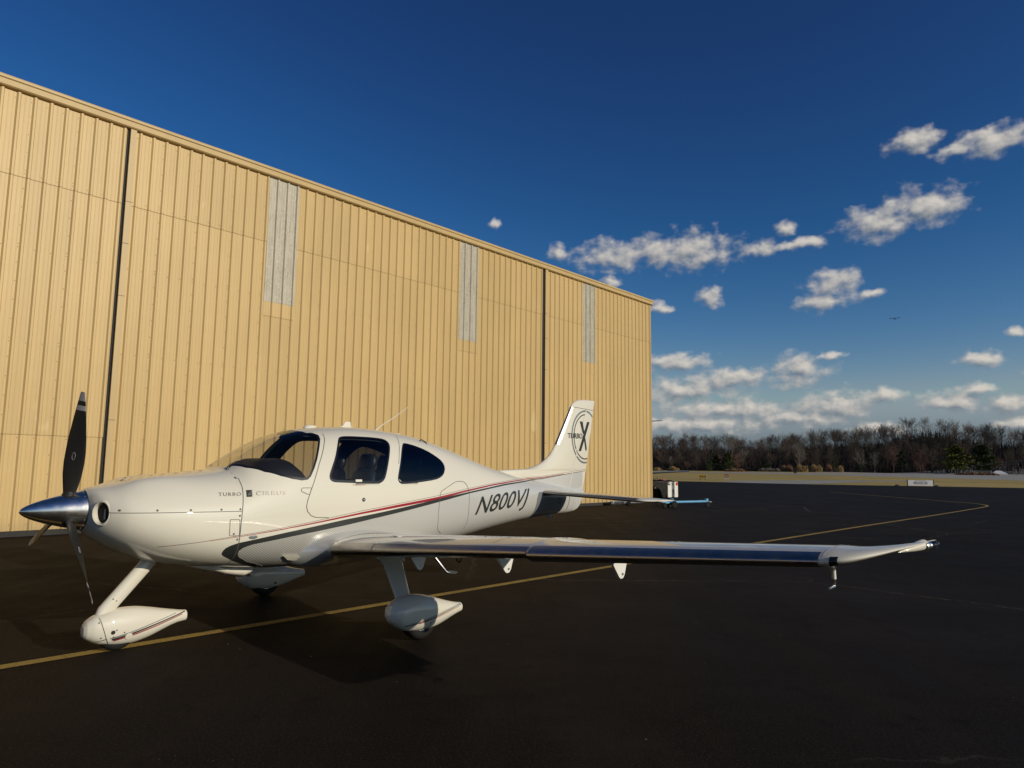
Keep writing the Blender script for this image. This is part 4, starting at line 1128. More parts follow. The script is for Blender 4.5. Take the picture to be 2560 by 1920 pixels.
def pline(name, prof, y0, sd, pts, wid, mat, par, off=.0025):
    dn = []
    for a, b in zip(pts[:-1], pts[1:]):
        m = max(1, int(math.hypot(b[0] - a[0], b[1] - a[1]) / .02)); dn += [(a[0] + (b[0] - a[0]) * k / m, a[1] + (b[1] - a[1]) * k / m) for k in range(m)]
    dn.append(pts[-1]); v, f = [], []
    for i, p in enumerate(dn):
        a, b = dn[max(0, i - 1)], dn[min(len(dn) - 1, i + 1)]; dx, dz = b[0] - a[0], b[1] - a[1]; l = math.hypot(dx, dz) or 1
        w = wid if not isinstance(wid, tuple) else wid[0] + (wid[1] - wid[0]) * i / (len(dn) - 1)
        for t in (-.5, .5):
            x, z = p[0] - dz / l * w * t, p[1] + dx / l * w * t; v.append((x, y0 + sd * (psurf(prof, x, z) + off), z))
    for i in range(len(dn) - 1): f.append((2 * i, 2 * i + 1, 2 * i + 3, 2 * i + 2))
    af(name, v, f, mat, par, recalc=False)
def pdisc(name, prof, y0, sd, x, z, r, mat, par, off=.003):
    v = [(x, y0 + sd * (psurf(prof, x, z) + off + r * .1), z)]
    for k in range(16):
        a = 2 * math.pi * k / 16; xx, zz = x + r * math.cos(a), z + r * math.sin(a); v.append((xx, y0 + sd * (psurf(prof, xx, zz) + off), zz))
    af(name, v, [(0, k + 1, (k + 1) % 16 + 1) for k in range(16)], mat, par, recalc=False)
def wheel(x, y, r, w, par_name='wheel'):
    o = bpy.data.objects.new('wheel', None); COL.objects.link(o); o.parent = AIR; o.location = (x, -y, r)
    mb = MB(); pr = [(-w/2*.7,r*.55),(-w/2,r*.68),(-w/2*.98,r*.86),(-w/2*.72,r*.965),(-w/2*.3,r),(w/2*.3,r),(w/2*.72,r*.965),(w/2*.98,r*.86),(w/2,r*.68),(w/2*.7,r*.55)]
    mb.lathe((0,0,0), (0,1,0), pr, 36); mk('tyre', mb.v, mb.f, RUBBER, o, True, True, auto=50)
    mb = MB(); mb.lathe((0,0,0), (0,1,0), [(-w/2*.8,.02),(-w/2*.8,r*.3),(-w/2*.6,r*.4),(-w/2*.72,r*.56),(w/2*.72,r*.56),(w/2*.6,r*.4),(w/2*.8,r*.3),(w/2*.8,.02)], 28); mk('rim', mb.v, mb.f, METAL, o, True, True, auto=40)
    return o
NP = fine([(.522,.193,.183,.010),(.530,.238,.148,.042),(.550,.272,.125,.068),(.60,.306,.094,.094),(.66,.326,.066,.108),(.74,.346,.046,.115),(.85,.353,.036,.117),(.95,.347,.043,.112),(1.06,.326,.068,.100),(1.16,.302,.105,.084),(1.28,.276,.146,.060),(1.365,.260,.160,.046),(1.385,.258,.162,.043),(1.390,.254,.166,.040)])
npant = pant('nose_wheel_fairing', NP, 0, 1)
pline('fairing_joint', NP, 0, 1, [(.632,.300),(.655,.22),(.685,.13),(.720,.062)], .005, GAP, npant)
pline('fairing_stripe', NP, 0, 1, [(.735,.108),(.90,.139),(1.10,.186),(1.37,.250)], (.017,.008), MATS['charcoal_paint'], npant)
pline('fairing_stripe', NP, 0, 1, [(.72,.120),(.90,.155),(1.10,.206),(1.28,.250)], (.010,.005), DGREY, npant)
pline('fairing_stripe', NP, 0, 1, [(.75,.096),(.90,.124),(1.10,.170),(1.34,.232)], (.012,.007), RED, npant)
pline('fairing_stripe', NP, 0, 1, [(.61,.103),(.69,.118)], (.003,.007), CHAR, npant)
pdisc('access_plug', NP, 0, 1, .865, .118, .030, CREAM, npant, .005)
pdisc('tow_socket', NP, 0, 1, .735, .170, .017, DARK, npant)
for x, z in ((.627,.262),(.648,.135),(.672,.075),(.762,.186),(.742,.13),(.825,.158)): pdisc('fairing_screw', NP, 0, 1, x, z, .006, GAP, npant)
wheel(.80, 0, .165, .125)
# nose leg
mb = MB(); rings = []
for t in [i / 14 for i in range(15)]:
    x = .628 + (1.045 - .628) * t; z = .262 + (.740 - .262) * t
    cw = .062 - .035 * max(0, (.14 - t) / .14); tw = .042
    d = Vector((.373, 0, .422)).normalized(); nrm = Vector((.422, 0, -.373)).normalized()
    rings.append([Vector((x, 0, z)) + nrm * cw * math.cos(2 * math.pi * k / 20) + Vector((0, 1, 0)) * tw * math.sin(2 * math.pi * k / 20) for k in range(20)])
mb.loft(rings, True); nl = afb(mb, 'nose_leg', WHITE)
for x, z in ((.742,.437),(.768,.418)): m2 = MB(); m2.lathe((x, .0415, z), (0, 1, 0), [(0, .006), (.003, .005)], 8); afb(m2, 'leg_screw', GAP, nl)
MP = fine([(2.534,.262,.250,.010),(2.542,.305,.222,.050),(2.565,.340,.190,.086),(2.62,.381,.146,.116),(2.70,.406,.104,.134),(2.80,.417,.084,.141),(2.90,.406,.079,.140),(3.0,.384,.080,.131),(3.1,.353,.092,.114),(3.2,.322,.118,.092),(3.3,.293,.146,.066),(3.40,.271,.172,.048),(3.434,.266,.178,.042),(3.440,.261,.183,.038)])
for sd, ox, yc in ((1, 0.0, 1.54), (-1, 0.13, 1.52)):
    pr = [(x + ox, a, b, c) for x, a, b, c in MP]
    p = pant('main_wheel_fairing', pr, yc * sd, sd)
    for s2 in (sd,):
        pline('fairing_stripe', pr, yc * sd, s2, [(2.70+ox,.178),(2.90+ox,.202),(3.15+ox,.236),(3.42+ox,.262)], (.005,.005), MATS['slate_grey_paint'], p)
        pline('fairing_stripe', pr, yc * sd, s2, [(2.66+ox,.160),(2.90+ox,.189),(3.15+ox,.224),(3.42+ox,.252)], (.010,.005), CHAR, p)
        pline('fairing_stripe', pr, yc * sd, s2, [(2.80+ox,.167),(2.95+ox,.184),(3.15+ox,.211),(3.39+ox,.238)], (.007,.003), RED, p)
    pdisc('access_plug', pr, yc * sd, sd, 2.985 + ox, .145, .031, CREAM, p, .005); pdisc('access_hole', pr, yc * sd, sd, 2.945 + ox, .157, .007, DARK, p)
    pdisc('access_hole', pr, yc * sd, -sd, 2.98 + ox, .15, .014, DARK, p)
    wheel(2.90 + ox, yc * sd, .185, .15)
    # spring leg, from the wing root to the fairing
    mb = MB(); rings = []
    for t in [i / 12 for i in range(13)]:
        y = 1.02 + (1.50 - 1.02) * t; z = .700 + (.36 - .700) * t - .03 * math.sin(math.pi * t) * 0; x = 2.965 + (2.75 - 2.965) * t; c = .125 - .040 * t
        if t < .12: c += .05 * (1 - t / .12) ** 2
        rings.append([(x + ox + c * math.cos(2 * math.pi * k / 20), (y + .030 * math.sin(2 * math.pi * k / 20)) * sd, z + .016 * math.sin(2 * math.pi * k / 20)) for k in range(20)])
    mb.loft(rings, True); afb(mb, 'main_gear_leg', WHITE)
    mb = MB(); rings = []
    for t, g in ((0, 1.9), (.3, 1.45), (.65, 1.15), (1, 1.05)):
        y = .98 + .10 * t; z = .735 - .085 * t; x = 2.975 - .02 * t
        rings.append([(x + ox + .135 * g ** .7 * math.cos(2 * math.pi * k / 20), (y + .036 * g * math.sin(2 * math.pi * k / 20)) * sd, z + .02 * g * math.sin(2 * math.pi * k / 20)) for k in range(20)])
    mb.loft(rings, True); afb(mb, 'leg_fillet', WHITE)
# ---- exhaust fairing under the cowl
mb = MB(); rings = []
for x, zb_, w in ((1.18,.700,.05),(1.26,.680,.12),(1.36,.650,.18),(1.45,.622,.21),(1.55,.592,.225),(1.65,.560,.24),(1.75,.534,.245),(1.84,.516,.245),(1.90,.545,.245),(1.935,.590,.245)):
    zt = .70 if x < 1.6 else .66; zc = (zt + zb_) / 2
    rings.append([(x, w * math.copysign(abs(math.cos(2 * math.pi * k / 28)) ** .75, math.cos(2 * math.pi * k / 28)), zc + (zt - zb_) / 2 * math.copysign(abs(math.sin(2 * math.pi * k / 28)) ** .75, math.sin(2 * math.pi * k / 28))) for k in range(28)])
mb.loft(rings, True); EX = afb(mb, 'exhaust_fairing', WHITE)
mb = MB(); mb.tube([(1.85,.09,.565),(1.93,.09,.548),(1.955,.09,.544)], [.036,.036,.036], 14); afb(mb, 'exhaust_pipe', METAL, EX)
# nose gear opening edges on the cowl underside
gapline('lower_cowl_joint', [(1.555,.90),(1.556,.80),(1.556,.70)], .006, GAP, off=.004)
# boarding step behind the wing
mb = MB(); mb.tube([(3.80,.62,.70),(3.88,.70,.56),(4.00,.72,.425),(4.02,.725,.412),(4.14,.74,.388)], [.014,.014,.014,.015,.015], 10); ST = afb(mb, 'boarding_step', METAL)
mb = MB(); mb.tube([(4.03,.725,.418),(4.15,.742,.394)], .018, 8); afb(mb, 'step_tread', CHAR, ST)
# fresh-air scoop plate low on the cowl side
mb = MB(); v = []
for x, z in ((2.02,.742),(2.215,.725),(2.24,.690),(2.16,.684),(2.08,.70)): v.append((x, WID(x, z) + .035, z))
for x, z in ((2.02,.742),(2.215,.725),(2.24,.690),(2.16,.684),(2.08,.70)): v.append((x, WID(x, z) - .01, z))
af('drain_plate', v, [(0,1,2,3,4),(9,8,7,6,5)] + [(k, (k + 1) % 5, 5 + (k + 1) % 5, 5 + k) for k in range(5)], WHITE, AIR, smooth=False)
# ---- antennas, handle, wipers
mb = MB(); mb.loft([[(2.62 + .085 * g * math.cos(2 * math.pi * k / 20), .045 * g * math.sin(2 * math.pi * k / 20), z) for k in range(20)] for z, g in ((1.985, 1.0), (2.015, .98), (2.030, .8), (2.036, .4))], True); afb(mb, 'satellite_antenna', WHITE)
mb = MB(); mb.loft([[(x + c * math.cos(2 * math.pi * k / 16), w * math.sin(2 * math.pi * k / 16), z) for k in range(16)] for x, z, c, w in ((3.085,2.02,.085,.02),(3.085,2.046,.08,.016),(3.09,2.05,.055,.008),(3.105,2.098,.034,.005))], True); afb(mb, 'blade_antenna', WHITE)
mb = MB(); mb.tube([(3.44,.05,1.985),(3.47,.05,2.03),(3.52,.05,2.065)], [.030,.012,.006], 10); mb.tube([(3.51,.05,2.06),(3.75,.05,2.20),(3.935,.05,2.325)], [.006,.0045,.003], 8); afb(mb, 'whip_antenna', WHITE)
mb = MB(); mb.tube([(3.93,.29,1.90),(3.945,.295,1.925),(4.02,.30,1.892),(4.025,.31,1.86)], .007, 8); afb(mb, 'roof_handle', CHAR)
mb = MB(); mb.bbox((3.80,0,1.99), (.10,.05,.02), .008); afb(mb, 'roof_beacon_base', WHITE)
for yy in (.235, .275):
    y = WID(1.60, 1.56); mb = MB(); mb.tube([(1.585, yy, 1.552), (1.597, yy, 1.578), (1.615, yy + .004, 1.588)], .006, 6); afb(mb, 'windshield_nozzle', CHAR)
# ---- cabin
mb = MB(); rings = []
for i in range(13):
    y = -.56 + 1.12 * i / 12; e = abs(y) / .56; hump = .030 * math.exp(-((abs(y) - .30) / .16) ** 2)
    top = 1.662 + .5 * hump - .13 * e ** 4
    ring_ = [(1.70, 1.40), (1.70, 1.47), (1.80, 1.555 - .04 * e), (1.90, top - .035), (2.00, top - .006), (2.12, top), (2.20, top - .02), (2.255, top - .065), (2.29, top - .15), (2.28, top - .24), (2.25, 1.38), (2.24, 1.15), (1.72, 1.15)]
    rings.append([(x, y / .56 * min(.56, .93 * half_width(x, max(z, 1.2)) - .01), z) for x, z in ring_])
mb.loft(rings, True); afb(mb, 'glareshield', GLARE, auto=70)
mb = MB(); mb.box((2.262, 0, 1.27), (.02, 1.02, .20)); afb(mb, 'instrument_panel', LINER, auto=None, smooth=False)
def seat(x, y, k=1.0):
    o = bpy.data.objects.new('seat', None); COL.objects.link(o); o.parent = AIR; o.location = (x, -y, 0)
    m1 = MB(); m1.bbox((0, 0, 1.02), (.48, .46, .16), .05); mk('seat_cushion', m1.v, m1.f, LEATHER, o, True, True)
    rings = []
    for zz, w, d, xx in ((1.02,.20,.055,.22),(1.15,.22,.07,.245),(1.30,.225,.075,.275),(1.42,.215,.07,.305),(1.52,.18,.06,.33),(1.575,.12,.04,.342)):
        rings.append([(xx + d * math.copysign(abs(math.cos(2 * math.pi * j / 24)) ** .7, math.cos(2 * math.pi * j / 24)), w * math.copysign(abs(math.sin(2 * math.pi * j / 24)) ** .7, math.sin(2 * math.pi * j / 24)), zz) for j in range(24)])
    m2 = MB().loft(rings, True); mk('seat_back', m2.v, m2.f, LEATHER, o, True, True)
    rings = []
    for zz, w, d, xx in ((1.555,.085,.035,.345),(1.58,.125,.05,.352),(1.64,.14,.058,.362),(1.70,.13,.055,.370),(1.735,.09,.04,.374)):
        rings.append([(xx + d * math.copysign(abs(math.cos(2 * math.pi * j / 24)) ** .8, math.cos(2 * math.pi * j / 24)), w * math.copysign(abs(math.sin(2 * math.pi * j / 24)) ** .8, math.sin(2 * math.pi * j / 24)), zz) for j in range(24)])
    m3 = MB().loft(rings, True); mk('headrest', m3.v, m3.f, LEATHER, o, True, True)
seat(2.82, .29); seat(2.82, -.29); seat(3.50, .27); seat(3.50, -.27)
# ------------------------------------------------------------------ far trees
BARK = pmat('winter_bark', (.085, .068, .055), .95, var=.35, vscale=.35, spec=.1)
BARKP = pmat('pale_winter_bark', (.19, .165, .135), .95, var=.3, vscale=.4, spec=.1)
BARKR = pmat('reddish_twigs', (.16, .10, .075), .95, var=.3, vscale=.5, spec=.1)
NEEDLE = pmat('pine_needles', (.055, .075, .028), .9, var=.5, vscale=.8, spec=.15)
NEEDLED = pmat('dark_cedar', (.028, .040, .022), .9, var=.4, vscale=.8, spec=.15)
NEEDLEY = pmat('olive_pine_needles', (.12, .13, .034), .9, var=.5, vscale=.8, spec=.15)  # yellower and brighter than the other needles
REED = pmat('dry_reed', (.30, .21, .10), .95, var=.4, vscale=1.5, spec=.1)
REEDR = pmat('russet_reed', (.22, .125, .075), .95, var=.4, vscale=1.5, spec=.1)
def bare_tree(seed, wid=.30, low=.28, dense=1.0):
    """leafless tree of unit height: one trunk mesh and one crown mesh of limbs and fine twigs"""
    rnd = random.Random(seed); T, C = MB(), MB()
    def seg(mb, a, b, r0, r1, n):
        d = (b - a).normalized(); up = Vector((0, 0, 1)) if abs(d.z) < .9 else Vector((1, 0, 0)); p = d.cross(up).normalized(); q = d.cross(p)
        v = []
        for c, r in ((a, r0), (b, r1)): v += [c + (p * math.cos(2 * math.pi * k / n) + q * math.sin(2 * math.pi * k / n)) * r for k in range(n)]
        mb.add(v, [(k, (k + 1) % n, n + (k + 1) % n, n + k) for k in range(n)])
    def limb(p, d, ln, r, lev):
        m = 4 if lev == 1 else (3 if lev == 2 else 2); q = p
        for i in range(m):
            d = (d + Vector((rnd.gauss(0, .12), rnd.gauss(0, .12), rnd.gauss(.06, .06)))).normalized()
            e = q + d * ln / m; r1 = max(.0011, r * .78); seg(C, q, e, r, r1, 4 if lev == 1 else 3); q = e; r = r1
            if lev < 4:
                for k in range(2 if rnd.random() < .55 * dense else 1):
                    ax = d.cross(Vector((rnd.gauss(0, 1), rnd.gauss(0, 1), rnd.gauss(0, 1)))).normalized()
                    nd = Matrix.Rotation(rnd.uniform(.35, .85), 3, ax) @ d; nd.z += .12; nd.normalize()
                    limb(q, nd, ln * rnd.uniform(.42, .62), max(.0012, r * .6), lev + 1)
    q = Vector((0, 0, -.03)); d = Vector((rnd.gauss(0, .03), rnd.gauss(0, .03), 1)).normalized(); r = .019; N = 9; split = rnd.choice((5, 6, 7, 9))
    for i in range(N):
        e = q + d * .80 / N; r1 = r * .86; seg(T, q, e, r, r1, 6); q = e; r = r1; t = (i + 1) / N
        d = (d + Vector((rnd.gauss(0, .07), rnd.gauss(0, .07), .05))).normalized()
        if t > low:
            for k in range(3 if rnd.random() < .5 else 2):
                a = rnd.uniform(0, 6.28); el = rnd.uniform(.45, .95); nd = Vector((math.cos(a) * math.cos(el), math.sin(a) * math.cos(el), math.sin(el)))
                limb(q, nd, wid * rnd.uniform(.7, 1.15) * (1.15 - .55 * abs(t - .55)), r * .55, 1)
        if i + 1 == split:
            a = rnd.uniform(0, 6.28); limb(q, Vector((math.cos(a) * .35, math.sin(a) * .35, 1)).normalized(), wid * 1.2, r * .8, 1)
    limb(q, d, wid * .8, r, 1)
    zm = max(p[2] for p in C.v); s = 1 / zm
    def mesh(mb, nm, mat):
        me = bpy.data.meshes.new(nm); me.from_pydata([(x * s, y * s, z * s) for x, y, z in mb.v], [], mb.f); me.materials.append(mat); me.update(); return me
    return T, C, mesh
TREES = []
for i, (wd, lo, de) in enumerate(((.30, .30, 1.0), (.36, .34, 1.0), (.26, .25, 1.0), (.40, .36, 1.0), (.32, .42, 1.0), (.28, .20, 1.0))):
    T, C, mesh = bare_tree(100 + i, wd, lo, de)
    TREES.append({k: (mesh(T, 'trunk', m), mesh(C, 'crown', m)) for k, m in (('d', BARK), ('p', BARKP), ('r', BARKR))})
print('tree tris', [len(t['d'][1].polygons) for t in TREES])
def plant(name, pos, h, var, tone, label, cat='tree', group=None, wide=1.0, rz=None):
    o = empty(name, pos, random.uniform(0, 6.28) if rz is None else rz); o.scale = (h * wide, h * wide, h)
    tr, cr = TREES[var % len(TREES)][tone]; link('trunk', tr, o); link('crown', cr, o); return tag(o, label, cat, group)
rt = random.Random(42)
def wood():
    GR = 'leafless trees of the far wooded hill'
    place = ((-58, 'above reeds by the hangar'), (-36, 'round the pale gabled house'), (-18, 'right of the houses'), (6, 'above the large reed bed'), (24, 'behind the slim cedar'), (40, 'left of the bare mound'), (60, 'round the bare mound'), (84, 'behind the right-hand pines'), (999, 'at the far right edge'))
    zone_n = ('at the foot of the hill', 'part way up the hillside', 'on the hill crest'); tone_n = {'d': 'dark', 'p': 'pale', 'r': 'reddish'}
    def lab(zone, tone, u, h):
        w = next(n for k, n in place if u < k); return '%s %s leafless tree %s, %s' % ('tall' if h > 11.2 else ('short' if h < 9.6 else 'mid-sized'), tone_n[tone], zone_n[zone], w)
    n = 0
    for row, (v0, dv, du, h0, h1) in enumerate(((331, 4, 6.6, 8, 11), (341, 5, 6.6, 8.5, 11.5), (352, 5, 6.4, 8.5, 12), (364, 6, 6.0, 9, 12), (378, 6, 5.6, 9, 12.5), (392, 7, 5.0, 9.5, 12.5), (404, 5, 5.4, 9.5, 12.5))):
        u = -96 + rt.uniform(0, 5)
        while u < 106:
            uu, vv = u + rt.uniform(-2.5, 2.5), v0 + rt.uniform(-dv, dv); skip = False
            if row >= 4 and abs(uu - 49) < 8: skip = rt.random() < .45
            h = rt.uniform(h0, h1) * (1.0 if uu > -20 else .92)
            if row == 5 and 22 < uu < 75: h *= 1.06
            if not skip:
                zone = 0 if row < 2 else (1 if row < 4 else 2)
                tone = 'p' if rt.random() < .08 else ('r' if rt.random() < .2 else 'd')
                plant('bare_tree', UV(uu, vv, terrain(uu, vv) - .1), h, rt.randrange(6), tone, lab(zone, tone, uu, h), 'tree', GR, rt.uniform(.85, 1.25)); n += 1
            u += du * rt.uniform(.75, 1.3)
    print('bare trees', n)
wood()
# undergrowth on the hillside: twigs and saplings nobody could count
def undergrowth():
    mb = MB(); r2 = random.Random(5)
    for i in range(16000):
        u = r2.uniform(-150, 150); v = r2.uniform(327, 402); z = terrain(u, v); h = r2.uniform(1.2, 5.5); a = r2.uniform(0, 6.28); p = UV(u, v, z)
        for k in range(2):
            a += 1.2; d = Vector((math.cos(a) * h * .28, math.sin(a) * h * .28, h)); w = Vector((-math.sin(a), math.cos(a), 0)) * r2.uniform(.04, .13)
            mb.add([p - w, p + w, p + d * .6 + w * .7, p + d], [(0, 1, 2), (0, 2, 3)])
    o = mb.build('undergrowth', pmat('brush', (.034, .028, .026), .95, var=.4, vscale=.2, spec=.1), None, recalc=False); tag(o, 'tangled brown undergrowth covering the far hillside', kind='stuff')
undergrowth()
# ------------------------------------------------------------------ evergreens
def conifer_mesh(seed, shape, n=520):
    """crown of unit height: many short needle sprays on whorled boughs, uneven outline"""
    rnd = random.Random(seed); mb = MB()
    for i in range(n):
        t = rnd.random() ** .8; rr = shape(t) * (.55 + .45 * rnd.random()) * (.8 + .4 * math.sin(t * 23 + seed)) ; a = rnd.uniform(0, 6.28)
        rr *= 1 + .25 * math.sin(a * 3 + seed + t * 5)
        c = Vector((math.cos(a) * rr, math.sin(a) * rr, t)); s = .030 + .035 * rnd.random()
        for k in range(3):
            d = Vector((math.cos(a) + rnd.gauss(0, .7), math.sin(a) + rnd.gauss(0, .7), rnd.gauss(.15, .5))).normalized() * s * 1.7; w = d.cross(Vector((rnd.gauss(0, 1), rnd.gauss(0, 1), 1))).normalized() * s * .55
            mb.add([c - w, c + w, c + d + w * .3, c + d - w * .3], [(0, 1, 2, 3)])
    return mb
def evergreen(name, pos, h, wide, seed, mat, label, shape, n=520, base=.12, group=None):
    o = empty(name, pos, 0)
    mb = conifer_mesh(seed, shape, n); mb.v = [(x * wide, y * wide, base * h + z * h * (1 - base)) for x, y, z in mb.v]; mb.build('crown', mat, o, recalc=False)
    m2 = MB(); m2.tube([(0, 0, -.2), (0, 0, h * .5), (0, 0, h * .92)], [h * .022, h * .014, .01], 7); m2.build('trunk', BARK, o, True); return tag(o, label, 'tree' if h > 3 else 'shrub', group)
pine = lambda t: .50 * (1 - t) ** .55 * (.55 + .45 * min(1, t / .25)); cone = lambda t: .5 * (1 - t) ** .8; oval = lambda t: .5 * math.sqrt(max(0, 1 - (2 * t - .9) ** 2 * .95))
def atp(az, r): p = polar(az, r); p.z = wp(p); return p
evergreen('pine_tree', atp(31.95, 305), 10.2, 11.5, 1, NEEDLEY, 'wide bright yellow-green pine, nearest the runway on the right', pine, 900, .18)
evergreen('pine_tree', atp(33.5, 312), 10.6, 10.5, 2, NEEDLE, 'broad dark green pine right of the bright yellow-green pine', pine, 800, .14)
evergreen('pine_tree', atp(28.7, 318), 8.5, 5.5, 3, NEEDLED, 'narrow dusky pine left of the bright yellow-green pine', pine, 420, .12)
evergreen('pine_tree', atp(16.9, 316), 7.3, 6.4, 4, NEEDLE, 'green pine below the pale gabled house, right of its dark twin', pine, 620, .05)
evergreen('pine_tree', atp(16.0, 318), 6.7, 6.2, 5, NEEDLED, 'dark pine touching the green pine below the pale gabled house', pine, 560, .05)
evergreen('cedar_shrub', atp(15.55, 306), 4.4, 3.0, 6, NEEDLE, 'small rounded green cedar left of the dark pine pair', oval, 420, .02)
evergreen('cedar_shrub', atp(19.55, 306), 4.7, 4.0, 7, NEEDLED, 'round dark cedar standing alone right of the pine pair', oval, 480, .02)
evergreen('cedar_shrub', atp(24.3, 305), 4.4, 2.6, 8, NEEDLE, 'slim cedar rising behind the small reed clump', cone, 300, .02)
evergreen('cedar_shrub', atp(26.1, 303), 3.0, 3.8, 9, NEEDLED, 'low dark cedar at the foot of a pale bare tree', oval, 360, .02)
plant('pale_tree', atp(26.1, 306), 9.6, 2, 'p', 'pale bare tree standing out in front of the wood, low cedar at its foot', 'tree', None, .8)
plant('pale_tree', atp(22.0, 322), 12.5, 0, 'p', 'tall pale bare tree behind the large reed bed', 'tree', None, .9)
plant('pale_tree', atp(12.6, 318), 6.5, 4, 'p', 'small pale bare tree leaning above the round reed clump by the hangar', 'tree', None, .8)
plant('reddish_tree', atp(29.6, 316), 5.2, 3, 'r', 'short reddish bare tree in front of the dark wood', 'tree', None, 1.0)
plant('reddish_tree', atp(29.95, 318), 4.2, 5, 'r', 'smallest reddish bare tree, beside the slightly taller one', 'tree', None, .9)
plant('reddish_tree', atp(13.9, 317), 4.6, 3, 'r', 'reddish bare shrub right of the round reed clump by the hangar', 'tree', None, 1.0)
plant('reddish_tree', atp(17.6, 316), 6.0, 1, 'r', 'reddish bare tree right of the green pine below the house', 'tree', None, 1.0)
plant('reddish_tree', atp(34.4, 312), 7.0, 1, 'r', 'reddish bare tree behind the white tent', 'tree', None, 1.1)
# ------------------------------------------------------------------ reed beds
def reeds(pos, w, d, h, n, mat, label, seed, name='reed_clump'):
    rnd = random.Random(seed); mb = MB()
    for i in range(n):
        a, q = rnd.uniform(0, 6.28), math.sqrt(rnd.random()); x, y = math.cos(a) * q * w / 2, math.sin(a) * q * d / 2; hh = h * (1 - .45 * q ** 3) * rnd.uniform(.55, 1.05) * (1 + .15 * math.sin(x * 2.1 + seed))
        p = Vector((x, y, -.1)); dv = Vector((rnd.gauss(0, .10), rnd.gauss(0, .10), 1)) * hh; b = rnd.uniform(0, 3.14); wv = Vector((math.cos(b), math.sin(b), 0)) * .05
        mb.add([p - wv, p + wv, p + dv * .7 + wv * 1.6, p + dv, p + dv * .7 - wv * 1.6], [(0, 1, 2, 3, 4)])
    o = mb.build(name, mat, None, recalc=False); o.location = pos; o.rotation_euler = (0, 0, -VA); return tag(o, label, 'reeds')
reeds(atp(11.55, 300), 4.4, 3, 1.5, 900, REED, 'low oval clump of dry reeds beside the hangar corner', 1)
reeds(atp(12.8, 298), 4.9, 3, 1.9, 1000, REED, 'taller round-topped clump of dry reeds right of the low one', 2)
reeds(atp(22.1, 296), 5.4, 4, 2.9, 1200, REED, 'left part of the large tan reed bed below the tall pale tree', 3)
reeds(atp(23.1, 297), 4.3, 4, 3.0, 1000, REED, 'right part of the large tan reed bed, slightly taller', 4)
reeds(atp(21.1, 299), 4.2, 4, 2.9, 700, REEDR, 'russet reeds left of the large tan reed bed', 5)
reeds(atp(24.65, 298), 3.2, 3, 2.5, 700, REED, 'small tan reed clump in front of the slim cedar', 6)
reeds(atp(23.95, 301), 2.6, 3, 3.0, 500, REEDR, 'narrow russet reeds between the reed bed and the slim cedar', 7)
reeds(atp(19.9, 303), 9, 4, 1.6, 900, pmat('grey_grass', (.20, .17, .13), .95, var=.3, vscale=1), 'wide mound of grey dead grass right of the round dark cedar', 8)
reeds(atp(17.4, 298), 8, 4, 1.4, 900, REEDR, 'ragged russet grass mound below the pines', 9)
reeds(atp(33.1, 288), 13, 3, 1.2, 1100, REEDR, 'long russet hedge of grass in front of the right-hand pines', 10)
# ------------------------------------------------------------------ houses behind the trees
SIDING = pmat('cream_siding', (.62, .57, .47), .8, var=.06, vscale=2); ROOFM = pmat('dark_shingles', (.055, .055, .06), .9, var=.3, vscale=3); PANE = pmat('house_window_glass', (.03, .035, .045), .15)
def house(pos, w, dp, hw, hr, rz, label):
    o = empty('house', pos, rz); mb = MB()       # gable end faces local -y
    mb.add([(-w/2,0,-1),(w/2,0,-1),(w/2,0,hw),(0,0,hw+hr),(-w/2,0,hw),(-w/2,dp,-1),(w/2,dp,-1),(w/2,dp,hw),(0,dp,hw+hr),(-w/2,dp,hw)], [(0,1,2,3,4),(9,8,7,6,5),(0,5,6,1),(1,6,7,2),(4,9,5,0)]); mb.build('wall', SIDING, o)
    for s in (-1, 1):
        m = MB(); e = .4; m.add([(0,-e,hw+hr+.12),(s*(w/2+e),-e,hw-.25*hr/w*2),(s*(w/2+e),dp+e,hw-.25*hr/w*2),(0,dp+e,hw+hr+.12),(0,-e,hw+hr-.05),(s*(w/2+e),-e,hw-.25*hr/w*2-.17),(s*(w/2+e),dp+e,hw-.25*hr/w*2-.17),(0,dp+e,hw+hr-.05)], [(0,1,2,3),(7,6,5,4),(0,4,5,1),(1,5,6,2),(2,6,7,3)]); m.build('roof', ROOFM, o)
    for x in (-w*.24, w*.24):
        for z in (1.0, 3.4):
            if z + 1.2 < hw + .6: m = MB(); m.box((x, -.04, z + .6), (.95, .08, 1.25)); q = m.build('window', SIDING, o); m = MB(); m.box((x, -.09, z + .6), (.75, .04, 1.05)); m.build('pane', PANE, q)
    return tag(o, label, 'house')
def hp_(az, r, dz=0): p = polar(az, r); p.z = wp(p) + dz; return p
house(hp_(17.95, 425, -.5), 4.6, 9, 3.4, 2.3, R(-62), 'pale gabled house with dark roof half hidden by bare trees')
house(hp_(19.15, 428, -.5), 4.4, 8, 3.3, 2.0, R(-50), 'second pale house right of the gabled one among bare trees')
house(hp_(20.0, 430, -.5), 4.4, 9, 3.0, 2.2, R(-66), 'third house with dark roof, partly behind a bare tree')
house(hp_(22.0, 436, -.5), 4.2, 7, 3.0, 2.0, R(-55), 'rightmost pale house, glimpsed low behind the bare trees')
